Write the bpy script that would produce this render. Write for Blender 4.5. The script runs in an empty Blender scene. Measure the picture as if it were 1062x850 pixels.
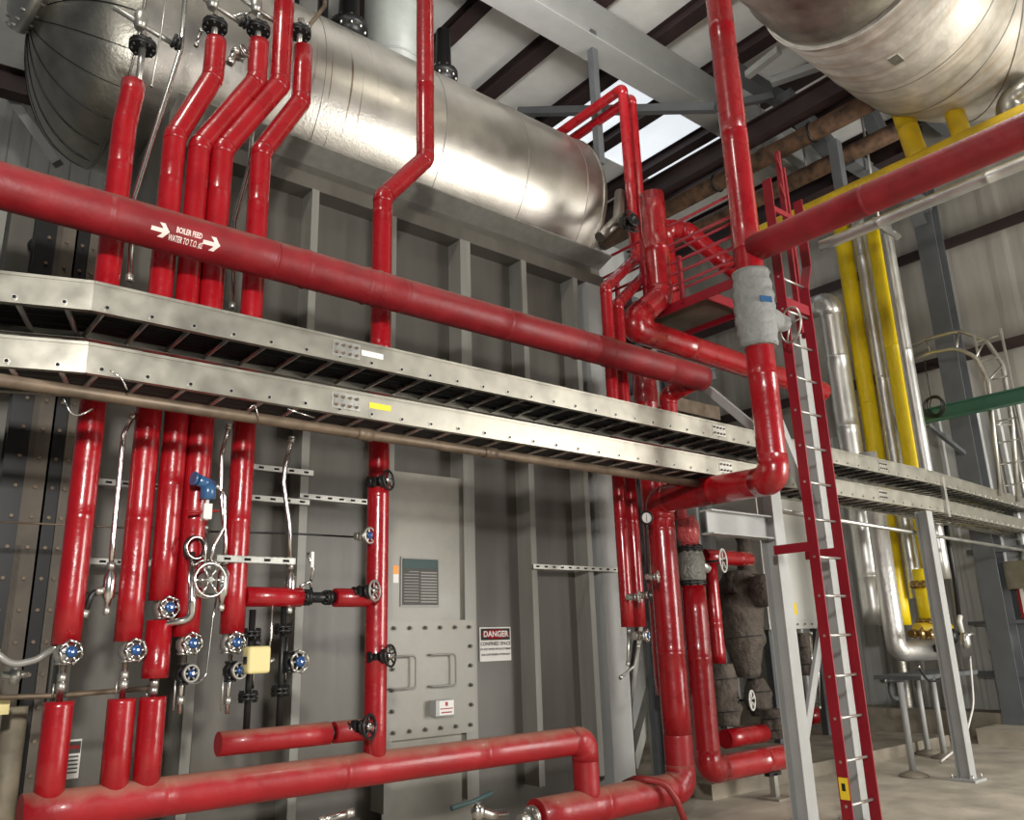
import bpy, bmesh, math, random
from mathutils import Vector, Matrix, Quaternion, noise
random.seed(7)
PI = math.pi
scn = bpy.context.scene
COL = scn.collection

# ------------------------------------------------------------------ camera
CH = 1.55
F = 850.6
YAW, PIT, ROL = math.radians(39.7031), math.radians(15.728), math.radians(-1.7444)
CP = Vector((0, 0, CH))
FW = Vector((math.sin(YAW)*math.cos(PIT), math.cos(YAW)*math.cos(PIT), math.sin(PIT)))
_r = Vector((math.cos(YAW), -math.sin(YAW), 0)); _u = _r.cross(FW)
RT = _r*math.cos(ROL) + _u*math.sin(ROL)
UP = -_r*math.sin(ROL) + _u*math.cos(ROL)
cd = bpy.data.cameras.new('camera'); cam = bpy.data.objects.new('camera', cd); COL.objects.link(cam)
cd.sensor_fit = 'HORIZONTAL'; cd.sensor_width = 36.0; cd.lens = F/1062*36.0
cd.clip_start = 0.05; cd.clip_end = 200
M = Matrix((RT, UP, -FW)).transposed().to_4x4(); M.translation = CP
cam.matrix_world = M
scn.camera = cam

# ------------------------------------------------------------------ light
w = bpy.data.worlds.new('daylight'); scn.world = w; w.use_nodes = True
bg = w.node_tree.nodes['Background']; bg.inputs[0].default_value = (0.86, 0.92, 1.0, 1); bg.inputs[1].default_value = 0.075
def area(name, loc, target, sx, sy, power, color=(1, 1, 1)):
    l = bpy.data.lights.new(name, 'AREA'); l.shape = 'RECTANGLE'; l.size = sx; l.size_y = sy
    l.energy = power; l.color = color
    o = bpy.data.objects.new(name, l); COL.objects.link(o); o.location = loc
    o.rotation_euler = (Vector(target)-Vector(loc)).to_track_quat('-Z', 'Y').to_euler()
    return o
area('work_light', (-0.4, -0.6, 3.25), (1.8, 5, 1.8), 0.3, 0.3, 300, (1, .97, .92))
area('overhead_fill_light', (-0.8, 2.6, 9.2), (1.5, 6, 5), 0.6, 0.6, 100, (1, .95, .86))  # unseen overhead lamp, added to light the upper left
area('overhead_fill_light', (6.6, 1.6, 9.9), (7.0, 5.0, 2), 0.7, 0.7, 230, (1, .97, .92))  # second added overhead lamp, no such fixture in view
area('roof_fill_uplight', (4.6, 4.4, 7.6), (5.6, 5.4, 11), 0.8, 0.8, 120, (1, .98, .95))  # upward fill added to brighten the roof panels, not a real fixture
area('bay_door_daylight', (10.8, -4.6, 2.8), (9.5, 5.5, 2.0), 3.8, 4.6, 980, (1, .97, .91))
scn.view_settings.view_transform = 'Standard'; scn.view_settings.look = 'None'
scn.view_settings.gamma = 1; scn.view_settings.use_curve_mapping = False
scn.view_settings.exposure = 0.15

# ------------------------------------------------------------------ picking points off the photograph at real distances
def ray(px, py): return FW + RT*((px-531)/F) - UP*((py-425)/F)
def on(px, py, ax, v):
    d = ray(px, py); k = 'XYZ'.index(ax); return CP + d*((v-CP[k])/d[k])
def xy(px, py, Y):
    p = on(px, py, 'Y', Y); return (p.x, p.y)
def zat(A, py):          # height on the vertical line through A seen at row py
    p0 = Vector((A[0], A[1], 0))-CP; k = (425-py)/F
    a0, b0 = p0.dot(UP), p0.dot(FW)
    return (k*b0-a0)/(UP.z-k*FW.z)
def xat(px, Y, Z):       # X on the line Y,Z seen at column px
    p0 = Vector((0, Y, Z))-CP; k = (px-531)/F
    return (k*p0.dot(FW)-p0.dot(RT))/(RT.x-k*FW.x)
def yat(px, X, Z):
    p0 = Vector((X, 0, Z))-CP; k = (px-531)/F
    return (k*p0.dot(FW)-p0.dot(RT))/(RT.y-k*FW.y)

# ------------------------------------------------------------------ materials
def mat(name, col, rough=.5, metal=0, coat=0, bump=0, bscale=30, var=0, vscale=4, spec=None, dust=None, streak=False, det=4, bdist=.01):
    m = bpy.data.materials.new(name); m.use_nodes = True
    nt = m.node_tree; N = nt.nodes; L = nt.links; b = N['Principled BSDF']
    b.inputs['Base Color'].default_value = (*col, 1); b.inputs['Roughness'].default_value = rough
    b.inputs['Metallic'].default_value = metal; b.inputs['Coat Weight'].default_value = coat
    b.inputs['Coat Roughness'].default_value = .12
    if spec is not None: b.inputs['Specular IOR Level'].default_value = spec
    g = N.new('ShaderNodeNewGeometry')
    cur = None
    if var:
        n = N.new('ShaderNodeTexNoise'); n.inputs['Scale'].default_value = vscale; n.inputs['Detail'].default_value = 6
        mp = N.new('ShaderNodeMapping'); L.new(g.outputs['Position'], mp.inputs[0]); L.new(mp.outputs[0], n.inputs['Vector'])
        if streak: mp.inputs['Scale'].default_value = (3, 3, .25)
        r = N.new('ShaderNodeValToRGB'); r.color_ramp.elements[0].position = .3; r.color_ramp.elements[1].position = .7
        r.color_ramp.elements[0].color = (*[max(0, c*(1-var)) for c in col], 1)
        r.color_ramp.elements[1].color = (*[min(1, c*(1+var)) for c in col], 1)
        L.new(n.outputs[0], r.inputs[0]); cur = r.outputs[0]
        mr = N.new('ShaderNodeMapRange'); mr.inputs[3].default_value = max(.03, rough-.12); mr.inputs[4].default_value = min(1, rough+.15)
        L.new(n.outputs[0], mr.inputs[0]); L.new(mr.outputs[0], b.inputs['Roughness'])
    if dust:
        s = N.new('ShaderNodeSeparateXYZ'); L.new(g.outputs['Normal'], s.inputs[0])
        n2 = N.new('ShaderNodeTexNoise'); n2.inputs['Scale'].default_value = 9; n2.inputs['Detail'].default_value = 8
        L.new(g.outputs['Position'], n2.inputs['Vector'])
        a = N.new('ShaderNodeMath'); a.operation = 'MULTIPLY_ADD'; a.inputs[1].default_value = .7; L.new(n2.outputs[0], a.inputs[0]); L.new(s.outputs[2], a.inputs[2])
        mr = N.new('ShaderNodeMapRange'); mr.inputs[1].default_value = .75; mr.inputs[2].default_value = 1.25; mr.inputs[4].default_value = dust[1]
        L.new(a.outputs[0], mr.inputs[0])
        mx = N.new('ShaderNodeMix'); mx.data_type = 'RGBA'; mx.inputs[6].default_value = (*col, 1); mx.inputs[7].default_value = (*dust[0], 1)
        if cur: L.new(cur, mx.inputs[6])
        L.new(mr.outputs[0], mx.inputs[0]); cur = mx.outputs[2]
    if cur: L.new(cur, b.inputs['Base Color'])
    if bump:
        n3 = N.new('ShaderNodeTexNoise'); n3.inputs['Scale'].default_value = bscale; n3.inputs['Detail'].default_value = det
        L.new(g.outputs['Position'], n3.inputs['Vector'])
        bp = N.new('ShaderNodeBump'); bp.inputs['Strength'].default_value = bump; bp.inputs['Distance'].default_value = bdist
        L.new(n3.outputs[0], bp.inputs['Height']); L.new(bp.outputs[0], b.inputs['Normal'])
    return m
RED = mat('glossy_red_pipe_paint', (.31, .004, .009), .27, coat=.5, bump=.35, bscale=22, var=.12, vscale=6)
REDD = mat('dusty_red_pipe_paint', (.31, .006, .011), .42, coat=.15, bump=.4, bscale=16, var=.15, vscale=5, dust=((.34, .17, .12), .8))
REDT = mat('dusty_dark_red_pipe_paint', (.21, .006, .010), .5, bump=.4, bscale=16, var=.2, vscale=5, dust=((.17, .09, .065), .8))
REDM = mat('red_steel_paint', (.25, .004, .014), .45, var=.1)
REDB = mat('wrinkled_red_wrap', (.52, .07, .07), .35, coat=.4, bump=1, bscale=40, bdist=.03)
GAL = mat('galvanised_steel', (.52, .51, .47), .36, .85, bump=.1, bscale=60, var=.16, vscale=5, dust=((.42, .37, .28), .5))
TRAY = mat('aluminium_cable_tray', (.42, .40, .34), .36, .8, var=.14, vscale=7, dust=((.45, .40, .32), .5))
def streaky(m, col, scale, amt, lo=.45, hi=.62, mask=None):
    nt = m.node_tree; N = nt.nodes; L = nt.links; b = N['Principled BSDF']
    g = N.new('ShaderNodeNewGeometry'); mp = N.new('ShaderNodeMapping'); mp.inputs['Scale'].default_value = scale
    L.new(g.outputs['Position'], mp.inputs[0]); n = N.new('ShaderNodeTexNoise'); n.inputs['Scale'].default_value = 1; n.inputs['Detail'].default_value = 6
    L.new(mp.outputs[0], n.inputs['Vector'])
    r = N.new('ShaderNodeMapRange'); r.inputs[1].default_value = lo; r.inputs[2].default_value = hi; r.inputs[4].default_value = amt; L.new(n.outputs[0], r.inputs[0])
    out = r.outputs[0]
    if mask:
        s = N.new('ShaderNodeSeparateXYZ'); L.new(g.outputs['Position'], s.inputs[0])
        d = N.new('ShaderNodeMath'); d.operation = 'SUBTRACT'; L.new(s.outputs[0], d.inputs[0]); d.inputs[1].default_value = mask[0]
        a = N.new('ShaderNodeMath'); a.operation = 'ABSOLUTE'; L.new(d.outputs[0], a.inputs[0])
        k = N.new('ShaderNodeMapRange'); k.inputs[1].default_value = mask[1]; k.inputs[2].default_value = mask[1]*.6; L.new(a.outputs[0], k.inputs[0])
        q = N.new('ShaderNodeMath'); q.operation = 'MULTIPLY'; L.new(out, q.inputs[0]); L.new(k.outputs[0], q.inputs[1]); out = q.outputs[0]
    mx = N.new('ShaderNodeMix'); mx.data_type = 'RGBA'; mx.inputs[7].default_value = (*col, 1)
    src = b.inputs['Base Color'].links
    if src: L.new(src[0].from_socket, mx.inputs[6])
    else: mx.inputs[6].default_value = b.inputs['Base Color'].default_value
    L.new(out, mx.inputs[0]); L.new(mx.outputs[2], b.inputs['Base Color'])
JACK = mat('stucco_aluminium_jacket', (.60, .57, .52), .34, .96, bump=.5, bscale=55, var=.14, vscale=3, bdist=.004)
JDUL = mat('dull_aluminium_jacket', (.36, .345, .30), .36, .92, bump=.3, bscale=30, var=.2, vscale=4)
DUCT = mat('weathered_duct_sheet', (.60, .57, .51), .5, .6, bump=.25, bscale=20, var=.2, vscale=5)
streaky(JACK, (.20, .14, .09), (38, 1.1, 1.1), .9, .60, .68, (3.05, .5))
streaky(DUCT, (.42, .32, .22), (9, .9, .9), .6, .48, .66)
SILV = mat('bright_pipe_cladding', (.70, .70, .67), .36, .85, bump=.05, bscale=10, var=.08)
CHR = mat('stainless_fitting', (.70, .69, .66), .22, 1)
CAS = mat('grey_boiler_paint', (.10, .092, .078), .42, var=.14, vscale=2.2, streak=True, bump=.12, bscale=5)
CAS2 = mat('pale_grey_boiler_steel', (.23, .225, .20), .45, var=.12, vscale=4, streak=True)
DOORM = mat('grey_manway_paint', (.25, .24, .205), .42, var=.12, vscale=5)
COLG = mat('light_grey_column_paint', (.36, .365, .355), .42, var=.06)
COLD = mat('slate_grey_column_paint', (.12, .128, .135), .5, var=.08)
IRON = mat('black_cast_iron', (.018, .018, .018), .38, .3)
DARK = mat('hole_shade_black', (.006, .006, .006), .9)  # near-black that paints the shade inside holes onto solid parts
PURL = mat('dark_primer_steel', (.035, .02, .02), .6, var=.2)
BROWNP = mat('rusty_brown_conduit', (.15, .11, .075), .5, .4, var=.35, vscale=9)
STRKM = mat('brown_primer_channel', (.085, .07, .052), .6, var=.3, vscale=6)
RUST = mat('rusted_steel_pipe', (.10, .055, .03), .75, .2, var=.7, vscale=7, bump=.4, bscale=40)
CABL = mat('black_cable_sheath', (.012, .012, .013), .55)
BLANK = mat('brown_insulation_blanket', (.085, .068, .054), .8, bump=.9, bscale=18, var=.3, vscale=8, bdist=.03)
CLOTH = mat('grey_coated_cloth', (.24, .245, .235), .6, bump=.8, bscale=14, var=.12, bdist=.03)
FOIL = mat('crinkled_foil_wrap', (.70, .69, .66), .4, .75, bump=.22, bscale=25, bdist=.03)
GREYW = mat('grey_green_wrap', (.20, .20, .175), .45, .3, bump=1, bscale=22, var=.3, bdist=.03)
YEL = mat('yellow_pipe_paint', (.86, .64, .006), .42, bump=.2, bscale=10, var=.07)
YELD = mat('dusty_yellow_paint', (.62, .42, .01), .45, var=.15)
GREENM = mat('green_beam_paint', (.04, .13, .08), .5, var=.1)
WALLM = mat('pale_corrugated_sheet', (.55, .555, .54), .5, .1, var=.08, vscale=2, streak=True)
WALLT = mat('tan_grey_liner_sheet', (.40, .38, .34), .6, var=.14, vscale=2, streak=True)
ROOFM = mat('white_roof_insulation', (.80, .80, .77), .6, bump=.2, bscale=5, var=.05)
CONC = mat('concrete', (.40, .36, .29), .55, bump=.25, bscale=14, var=.3, vscale=2.2, det=8)
CONCD = mat('dirty_concrete', (.22, .19, .145), .75, bump=.3, bscale=14, var=.35, vscale=3)
BLUE = mat('blue_enamel', (.03, .10, .22), .3, coat=.4)
BLUET = mat('blue_valve_badge', (.03, .085, .24), .3, .3)
CREAM = mat('cream_actuator_paint', (.70, .60, .28), .45)
WHITE = mat('white_label', (.72, .70, .66), .5)
WHT = mat('white_cabinet_paint', (.62, .62, .58), .4)
REDS = mat('red_label_ink', (.30, .01, .012), .5)
BLK = mat('black_label_ink', (.01, .01, .01), .6)
GRN = mat('dark_teal_plate', (.03, .065, .065), .6)
PLATE = mat('etched_grey_plate', (.06, .058, .052), .65)
ORNG = mat('orange_label', (.85, .30, .02), .5)
ORNG2 = mat('worn_orange_floor_line', (.38, .20, .12), .7, var=.2)
YLAB = mat('yellow_label', (.85, .62, .03), .5)
PINK = mat('pale_stencil_paint', (.80, .66, .60), .6)
GRATE = mat('platform_grating', (.20, .17, .13), .6, .4, var=.2)
TANK = mat('grey_vessel_paint', (.30, .32, .30), .4, var=.1, bump=.1)
REDH = mat('red_hose_rubber', (.26, .02, .02), .5)
BRASS = mat('brass', (.42, .28, .10), .35, .9)
GCOND = mat('grey_flex_conduit', (.30, .29, .27), .4, .3)
def emis(name, col, s):
    m = bpy.data.materials.new(name); m.use_nodes = True; b = m.node_tree.nodes['Principled BSDF']
    b.inputs['Base Color'].default_value = (*col, 1); b.inputs['Emission Color'].default_value = (*col, 1); b.inputs['Emission Strength'].default_value = s
    return m
SKYL = emis('daylit_roof_light', (.85, .90, .95), .8)

# ------------------------------------------------------------------ mesh builder
def fillet(pts, R, n=7):
    P = [Vector(p) for p in pts]
    if len(P) < 3 or R <= 0: return P
    out = [P[0]]
    for i in range(1, len(P)-1):
        a, b, c = P[i-1], P[i], P[i+1]
        u = (a-b); v = (c-b); lu, lv = u.length, v.length; u.normalize(); v.normalize()
        ang = u.angle(v)
        if ang > PI-.02: out.append(b); continue
        t = min(R/math.tan(ang/2), lu*.48, lv*.48); r = t*math.tan(ang/2)
        cen = b + (u+v).normalized()*(r/math.sin(ang/2))
        s, e = b+u*t-cen, b+v*t-cen
        ax = s.cross(e).normalized(); tot = s.angle(e)
        for k in range(n+1): out.append(cen + Quaternion(ax, tot*k/n) @ s)
    out.append(P[-1]); return out
class MB:
    def __init__(s): s.b = bmesh.new(); s.mi = 0; s.mats = []
    def use(s, m):
        if m not in s.mats: s.mats.append(m)
        s.mi = s.mats.index(m); return s
    def _f(s, vs, sm=True):
        try: f = s.b.faces.new(vs)
        except ValueError: return
        f.smooth = sm; f.material_index = s.mi
    def tube(s, pts, r, n=16, cap=True, rf=None, wob=0, rl=None):
        P = [Vector(p) for p in pts]; rings = []
        T = []
        for i in range(len(P)):
            d = (P[min(i+1, len(P)-1)]-P[max(i-1, 0)]); T.append(d.normalized() if d.length > 1e-7 else T[-1])
        nrm = T[0].orthogonal().normalized(); prev = T[0]
        for i, p in enumerate(P):
            q = prev.rotation_difference(T[i]); nrm = (q @ nrm); nrm = (nrm-T[i]*nrm.dot(T[i])).normalized(); prev = T[i]
            bn = T[i].cross(nrm); rr = rf(i/(len(P)-1), p) if rf else (r*rl[i] if rl else r)
            ring = []
            for k in range(n):
                a = 2*PI*k/n; dv = nrm*math.cos(a)+bn*math.sin(a)
                rk = rr
                if wob: rk = rr*(1+wob*noise.noise((p+dv*rr)*9))
                ring.append(s.b.verts.new(p+dv*rk))
            rings.append(ring)
        for a, b in zip(rings, rings[1:]):
            for k in range(n): s._f((a[k], a[(k+1) % n], b[(k+1) % n], b[k]))
        if cap:
            s._f(list(reversed(rings[0])), False); s._f(rings[-1], False)
        return s
    def cyl(s, a, b, r, n=16, r2=None):
        a, b = Vector(a), Vector(b)
        return s.tube([a, b], r, n, rf=(lambda t, p: r+(r2-r)*t) if r2 is not None else None)
    def lathe(s, o, ax, prof, n=24, cap=True):
        o = Vector(o); ax = Vector(ax).normalized(); u = ax.orthogonal().normalized(); v = ax.cross(u); rings = []
        for (h, r) in prof:
            rings.append([s.b.verts.new(o+ax*h+(u*math.cos(2*PI*k/n)+v*math.sin(2*PI*k/n))*max(r, 1e-4)) for k in range(n)])
        for a, b in zip(rings, rings[1:]):
            for k in range(n): s._f((a[k], a[(k+1) % n], b[(k+1) % n], b[k]))
        if cap: s._f(list(reversed(rings[0])), False); s._f(rings[-1], False)
        return s
    def obox(s, c, ex, ey, ez):     # centre and three half-extent vectors
        c = Vector(c); ex, ey, ez = Vector(ex), Vector(ey), Vector(ez)
        v = {}
        for i in (-1, 1):
            for j in (-1, 1):
                for k in (-1, 1): v[i, j, k] = s.b.verts.new(c+ex*i+ey*j+ez*k)
        for q in (((-1, -1, -1), (-1, 1, -1), (1, 1, -1), (1, -1, -1)), ((-1, -1, 1), (1, -1, 1), (1, 1, 1), (-1, 1, 1)),
                  ((-1, -1, -1), (1, -1, -1), (1, -1, 1), (-1, -1, 1)), ((-1, 1, -1), (-1, 1, 1), (1, 1, 1), (1, 1, -1)),
                  ((-1, -1, -1), (-1, -1, 1), (-1, 1, 1), (-1, 1, -1)), ((1, -1, -1), (1, 1, -1), (1, 1, 1), (1, -1, 1))):
            s._f([v[t] for t in q], False)
        return s
    def box(s, x0, x1, y0, y1, z0, z1):
        return s.obox(((x0+x1)/2, (y0+y1)/2, (z0+z1)/2), ((x1-x0)/2, 0, 0), (0, (y1-y0)/2, 0), (0, 0, (z1-z0)/2))
    def prism(s, a, b, prof, up=(0, 0, 1)):   # closed 2-D profile (side, up) swept from a to b
        a, b = Vector(a), Vector(b); d = (b-a).normalized(); up = Vector(up)
        sd = d.cross(up).normalized(); up = sd.cross(d).normalized()
        A = [s.b.verts.new(a+sd*p[0]+up*p[1]) for p in prof]; B = [s.b.verts.new(b+sd*p[0]+up*p[1]) for p in prof]
        n = len(prof)
        for k in range(n): s._f((A[k], A[(k+1) % n], B[(k+1) % n], B[k]), False)
        s._f(list(reversed(A)), False); s._f(B, False)
        return s
    def ibeam(s, a, b, W=.15, Hh=.15, t=.012, up=(0, 0, 1)):
        w2, h2 = W/2, Hh/2
        return s.prism(a, b, [(-w2, -h2), (w2, -h2), (w2, -h2+t), (t/2, -h2+t), (t/2, h2-t), (w2, h2-t), (w2, h2), (-w2, h2), (-w2, h2-t), (-t/2, h2-t), (-t/2, -h2+t), (-w2, -h2+t)], up)
    def torus(s, c, ax, R, r, n=28, m=8, flat=1):
        c = Vector(c); ax = Vector(ax).normalized(); u = ax.orthogonal().normalized(); v = ax.cross(u); rings = []
        for i in range(n):
            a = 2*PI*i/n; d = u*math.cos(a)+v*math.sin(a)
            rings.append([s.b.verts.new(c+d*(R+r*math.cos(2*PI*k/m))+ax*(r*flat*math.sin(2*PI*k/m))) for k in range(m)])
        for i in range(n):
            a, b = rings[i], rings[(i+1) % n]
            for k in range(m): s._f((a[k], a[(k+1) % m], b[(k+1) % m], b[k]))
        return s
    def bolts(s, c, ax, R, n, r=.008, h=.012, ph=0):
        c = Vector(c); ax = Vector(ax).normalized(); u = ax.orthogonal().normalized(); v = ax.cross(u)
        for i in range(n):
            a = 2*PI*(i+.5)/n+ph; p = c+(u*math.cos(a)+v*math.sin(a))*R
            s.cyl(p-ax*h, p+ax*h, r, 6)
        return s
    def blob(s, c, rx, ry, rz, n=20, amp=.12, fr=6):
        c = Vector(c); rings = []
        for i in range(n//2+1):
            th = PI*i/(n//2); ring = []
            for k in range(n):
                a = 2*PI*k/n; d = Vector((math.sin(th)*math.cos(a), math.sin(th)*math.sin(a), math.cos(th)))
                f = 1+amp*noise.noise(c+d*fr*.35)
                ring.append(s.b.verts.new(c+Vector((d.x*rx, d.y*ry, d.z*rz))*f))
            rings.append(ring)
        for a, b in zip(rings, rings[1:]):
            for k in range(n): s._f((a[k], b[k], b[(k+1) % n], a[(k+1) % n]))
        return s
    def build(s, name, m=None, parent=None):
        me = bpy.data.meshes.new(name)
        bmesh.ops.recalc_face_normals(s.b, faces=s.b.faces)
        s.b.to_mesh(me); s.b.free()
        for q in (s.mats or [m]): me.materials.append(q)
        o = bpy.data.objects.new(name, me); COL.objects.link(o)
        if parent:
            o.parent = parent; o.matrix_parent_inverse = Matrix.Identity(4)
            wl = Vector((0, 0, 0)); p = parent
            while p: wl += p.location; p = p.parent
            o.location = -wl
        return o
def tag(o, label=None, cat=None, group=None, kind=None):
    if label: o['label'] = label
    if cat: o['category'] = cat
    if group: o['group'] = group
    if kind: o['kind'] = kind
    return o
def thing(name, label, cat, loc=(0, 0, 0), group=None):
    o = bpy.data.objects.new(name, None); COL.objects.link(o); o.location = loc; o.empty_display_size = .1
    return tag(o, label, cat, group)
def struct(mb, name, m=None): return tag(mb.build(name, m), kind='structure')

# ================================================================== SETTING
RZ = 10.3
struct(MB().box(-6, 14.4, -6, 14, -.2, 0), 'floor', CONC)
# slightly raised plinths and curbs
def ribbed(x0, y0, x1, y1, z0, z1, m, name, pitch=.3, d=.03):
    a, b = Vector((x0, y0, 0)), Vector((x1, y1, 0)); L = (b-a).length; t = (b-a)/L; nrm = Vector((t.y, -t.x, 0))
    k = int(L/pitch); mb = MB(); pts = []
    for i in range(k):
        s0 = i*pitch
        for (f, h) in ((0, 0), (.62, 0), (.72, d), (.92, d)): pts.append(a+t*(s0+f*pitch)+nrm*h)
    pts.append(b)
    for p, q in zip(pts, pts[1:]):
        vs = [mb.b.verts.new(v) for v in (p+Vector((0, 0, z0)), q+Vector((0, 0, z0)), q+Vector((0, 0, z1)), p+Vector((0, 0, z1)))]
        mb._f(vs, False)
    bk = -nrm*.08
    mb.obox((a+b)/2+bk+Vector((0, 0, (z0+z1)/2)), t*L/2, nrm*.04, (0, 0, (z1-z0)/2))
    return struct(mb, name, m)
ribbed(13.85, 14, 13.85, -4, .35, 4.95, WALLM, 'wall_right')
ribbed(13.85, 14, 13.85, -4, 4.95, RZ, WALLT, 'wall_right_upper', .9, .008)
ribbed(-6, 13.8, 14, 13.8, 0, RZ, WALLM, 'wall_back')
struct(MB().box(13.3, 14.3, -4, 14, 0, .35), 'trim_1', CONCD)
struct(MB().box(12.6, 13.3, -4, 5.35, 0, .2), 'trim_2', CONC)
struct(MB().obox((13.0, 4.2, .002), (-.2, 2.6, 0), (.03, 0, 0), (0, 0, .002)), 'trim_3', ORNG2)
# roof: insulation panels with daylit strips between purlins
rf = MB(); sk = MB()
px0 = 5.87
for k in range(-7, 7):
    x0 = px0+1.27*k; x1 = x0+1.27
    seg = [(-4, 14)]
    if k in (2, 3, 4): seg = [(-4, 6.9), (9.3, 14)]; sk.box(x0, x1, 6.9, 9.3, RZ+.02, RZ+.05)
    for a, b in seg: rf.box(x0, x1, a, b, RZ, RZ+.08)
struct(rf, 'ceiling', ROOFM); struct(sk, 'window_1', SKYL)
for k in range(-3, 7):
    x = px0+1.27*k
    z = MB().prism((x, -3.5, RZ-.12), (x, 13.7, RZ-.12), [(-.09, .11), (-.09, .10), (-.01, .10), (-.01, -.11), (.09, -.11), (.09, -.10), (.0, -.10), (.0, .11)])
    z.box(x-.12, x+.12, -3.5, 13.7, RZ-.24, RZ-.225)
    struct(z, 'trim_%d' % (10+k), PURL)

# girder along the bay
mb = MB().ibeam((-1, 6.58, RZ-.6), (13.8, 6.58, RZ-.6), .42, .6, .025)
tag(mb.build('roof_girder', COLG), 'long pale grey steel girder crossing under the white roof panels', 'beam')
mb = MB().ibeam((-1, 4.6, RZ-.45), (13.8, 4.6, RZ-.45), .16, .35, .015)
tag(mb.build('roof_girder', COLD), 'narrower dark steel girder under the roof, half hidden by the big duct', 'beam')
# wall girts and columns
for z, nm in ((7.7, 'upper'), (5.75, 'lower')):
    mb = MB().prism((13.7, -3, z), (13.7, 13.5, z), [(-.1, .09), (.1, .09), (.1, .07), (-.08, .07), (-.08, -.09), (-.1, -.09)])
    tag(mb.build('wall_girt', PURL), 'dark horizontal girt, the %s one on the tan end wall' % nm, 'wall girt')
for Y, lb in ((5.1, 'broad slate grey steel column against the right end wall, behind the green beam'), (11.2, 'slate grey wall column far back behind the yellow pipes')):
    mb = MB().ibeam((13.45, Y, 0), (13.45, Y, RZ-.3), .3, .32, .02, up=(1, 0, 0))
    mb.ibeam((13.3, Y, RZ-2.2), (11.8, Y, RZ-.5), .2, .3, .015)
    tag(mb.build('wall_column', COLD), lb, 'column')

# ================================================================== BOILER
BX0, BX1, BY, BZ = .62, 6.42, 6.2, 5.85
boiler = thing('boiler', 'huge grey box boiler casing with vertical stiffener ribs, under the silver drum', 'boiler', (3.5, 7.4, 0))
MB().box(BX0, BX1, BY, 8.6, .06, 4.7).build('casing', CAS, boiler)
MB().box(1.6, BX1, BY, 8.6, 4.7, BZ).build('upper_casing', CAS, boiler)
for i in range(7):
    x = [1.22, 2.01, 2.79, 3.58, 4.38, 5.17, 5.92][i]
    wd = .11 if i in (4,) else .055
    zt5 = 5.42 if i > 0 else 4.7
    mb = MB().box(x-.006, x+.006, BY-.2, BY, .3, zt5)
    mb.box(x-.012, x+wd, BY-.212, BY-.2, .3, zt5)
    mb.build('stiffener', CAS2, boiler)
mb = MB().box(6.12, 6.42, BY-.21, BY-.195, .1, 5.42).box(6.11, 6.122, BY-.21, BY, .1, 5.42).box(6.408, 6.42, BY-.21, BY, .1, 5.42)
mb.build('corner_post', COLG, boiler)  # paler paint puts the bright light on this post into its colour
MB().box(3.58, 4.46, BY-.17, BY-.155, .1, 3.0).build('front_plate', DOORM, boiler)
mb = MB().prism((1.6, BY-.1, BZ-.06), (BX1+.15, BY-.1, BZ-.06), [(-.11, -.02), (.12, .07), (.12, .085), (-.12, -.005), (-.12, -.10), (-.105, -.10)])
mb.build('top_flashing', CAS2, boiler)
MB().box(1.6, BX1, BY-.2, BY, 5.42, 5.56).build('header_channel', CAS, boiler)
for z in (1.95, 4.05): MB().box(BX0, 3.5, BY-.05, BY, z, z+.05).build('seam_band', CAS, boiler)
MB().box(BX0-.1, BX1+.1, BY-.3, 8.7, 0, .08).build('base_skid', CAS2, boiler)
# side braces at the boiler's right end
for (a, b) in (((7.1, 6.35, 2.0), (6.55, 6.35, .2)), ((7.1, 6.35, 2.1), (7.1, 6.35, .1))):
    MB().prism(a, b, [(-.03, -.03), (.03, -.03), (.03, .03), (-.03, .03)], up=(0, 1, 0)).build('side_brace', CAS2, boiler)

def text_mesh(body, size, mapf, m, name, parent=None, align='CENTER', bold=.0, sx=1, cut=0):
    cu = bpy.data.curves.new('t', 'FONT'); cu.body = body; cu.size = size; cu.align_x = align; cu.align_y = 'CENTER'; cu.offset = bold; cu.resolution_u = 3
    ob = bpy.data.objects.new('t', cu); COL.objects.link(ob)
    dg = bpy.context.evaluated_depsgraph_get(); me = bpy.data.meshes.new_from_object(ob.evaluated_get(dg))
    bpy.data.objects.remove(ob)
    bm = bmesh.new(); bm.from_mesh(me)
    for v in bm.verts: v.co = mapf(v.co.x*sx, v.co.y)
    bm.to_mesh(me); bm.free(); me.name = name; me.materials.clear(); me.materials.append(m)
    o = bpy.data.objects.new(name, me); COL.objects.link(o)
    if parent:
        o.parent = parent; o.location = -parent.location
        if parent.parent: o.location = -(parent.location+parent.parent.location)
    return o
def flat(cx, y, cz): return lambda u, v: Vector((cx+u, y, cz+v))

# manway hatch
hx0, hx1, hz0, hz1 = 3.58, 4.46, .82, 1.74
hy = BY-.2
hatch = thing('manway_hatch', 'square bolted grey hatch plate low on the boiler front with two bar handles', 'hatch', ((hx0+hx1)/2, hy, hz0))
MB().box(hx0, hx1, hy-.02, hy+.03, hz0, hz1).build('cover_plate', DOORM, hatch)
for i in range(6):
    x = hx0+.06+i*(hx1-hx0-.12)/5
    for z in (hz0+.06, hz1-.06): MB().cyl((x, hy-.02, z), (x, hy-.04, z), .017, 6).cyl((x, hy-.04, z), (x, hy-.055, z), .009, 6).build('hex_bolt', CAS, hatch)
for i in range(1, 5):
    z = hz0+.06+i*(hz1-hz0-.12)/5
    for x in (hx0+.05, hx1-.05): MB().cyl((x, hy-.02, z), (x, hy-.04, z), .017, 6).cyl((x, hy-.04, z), (x, hy-.055, z), .009, 6).build('hex_bolt', CAS, hatch)
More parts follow.
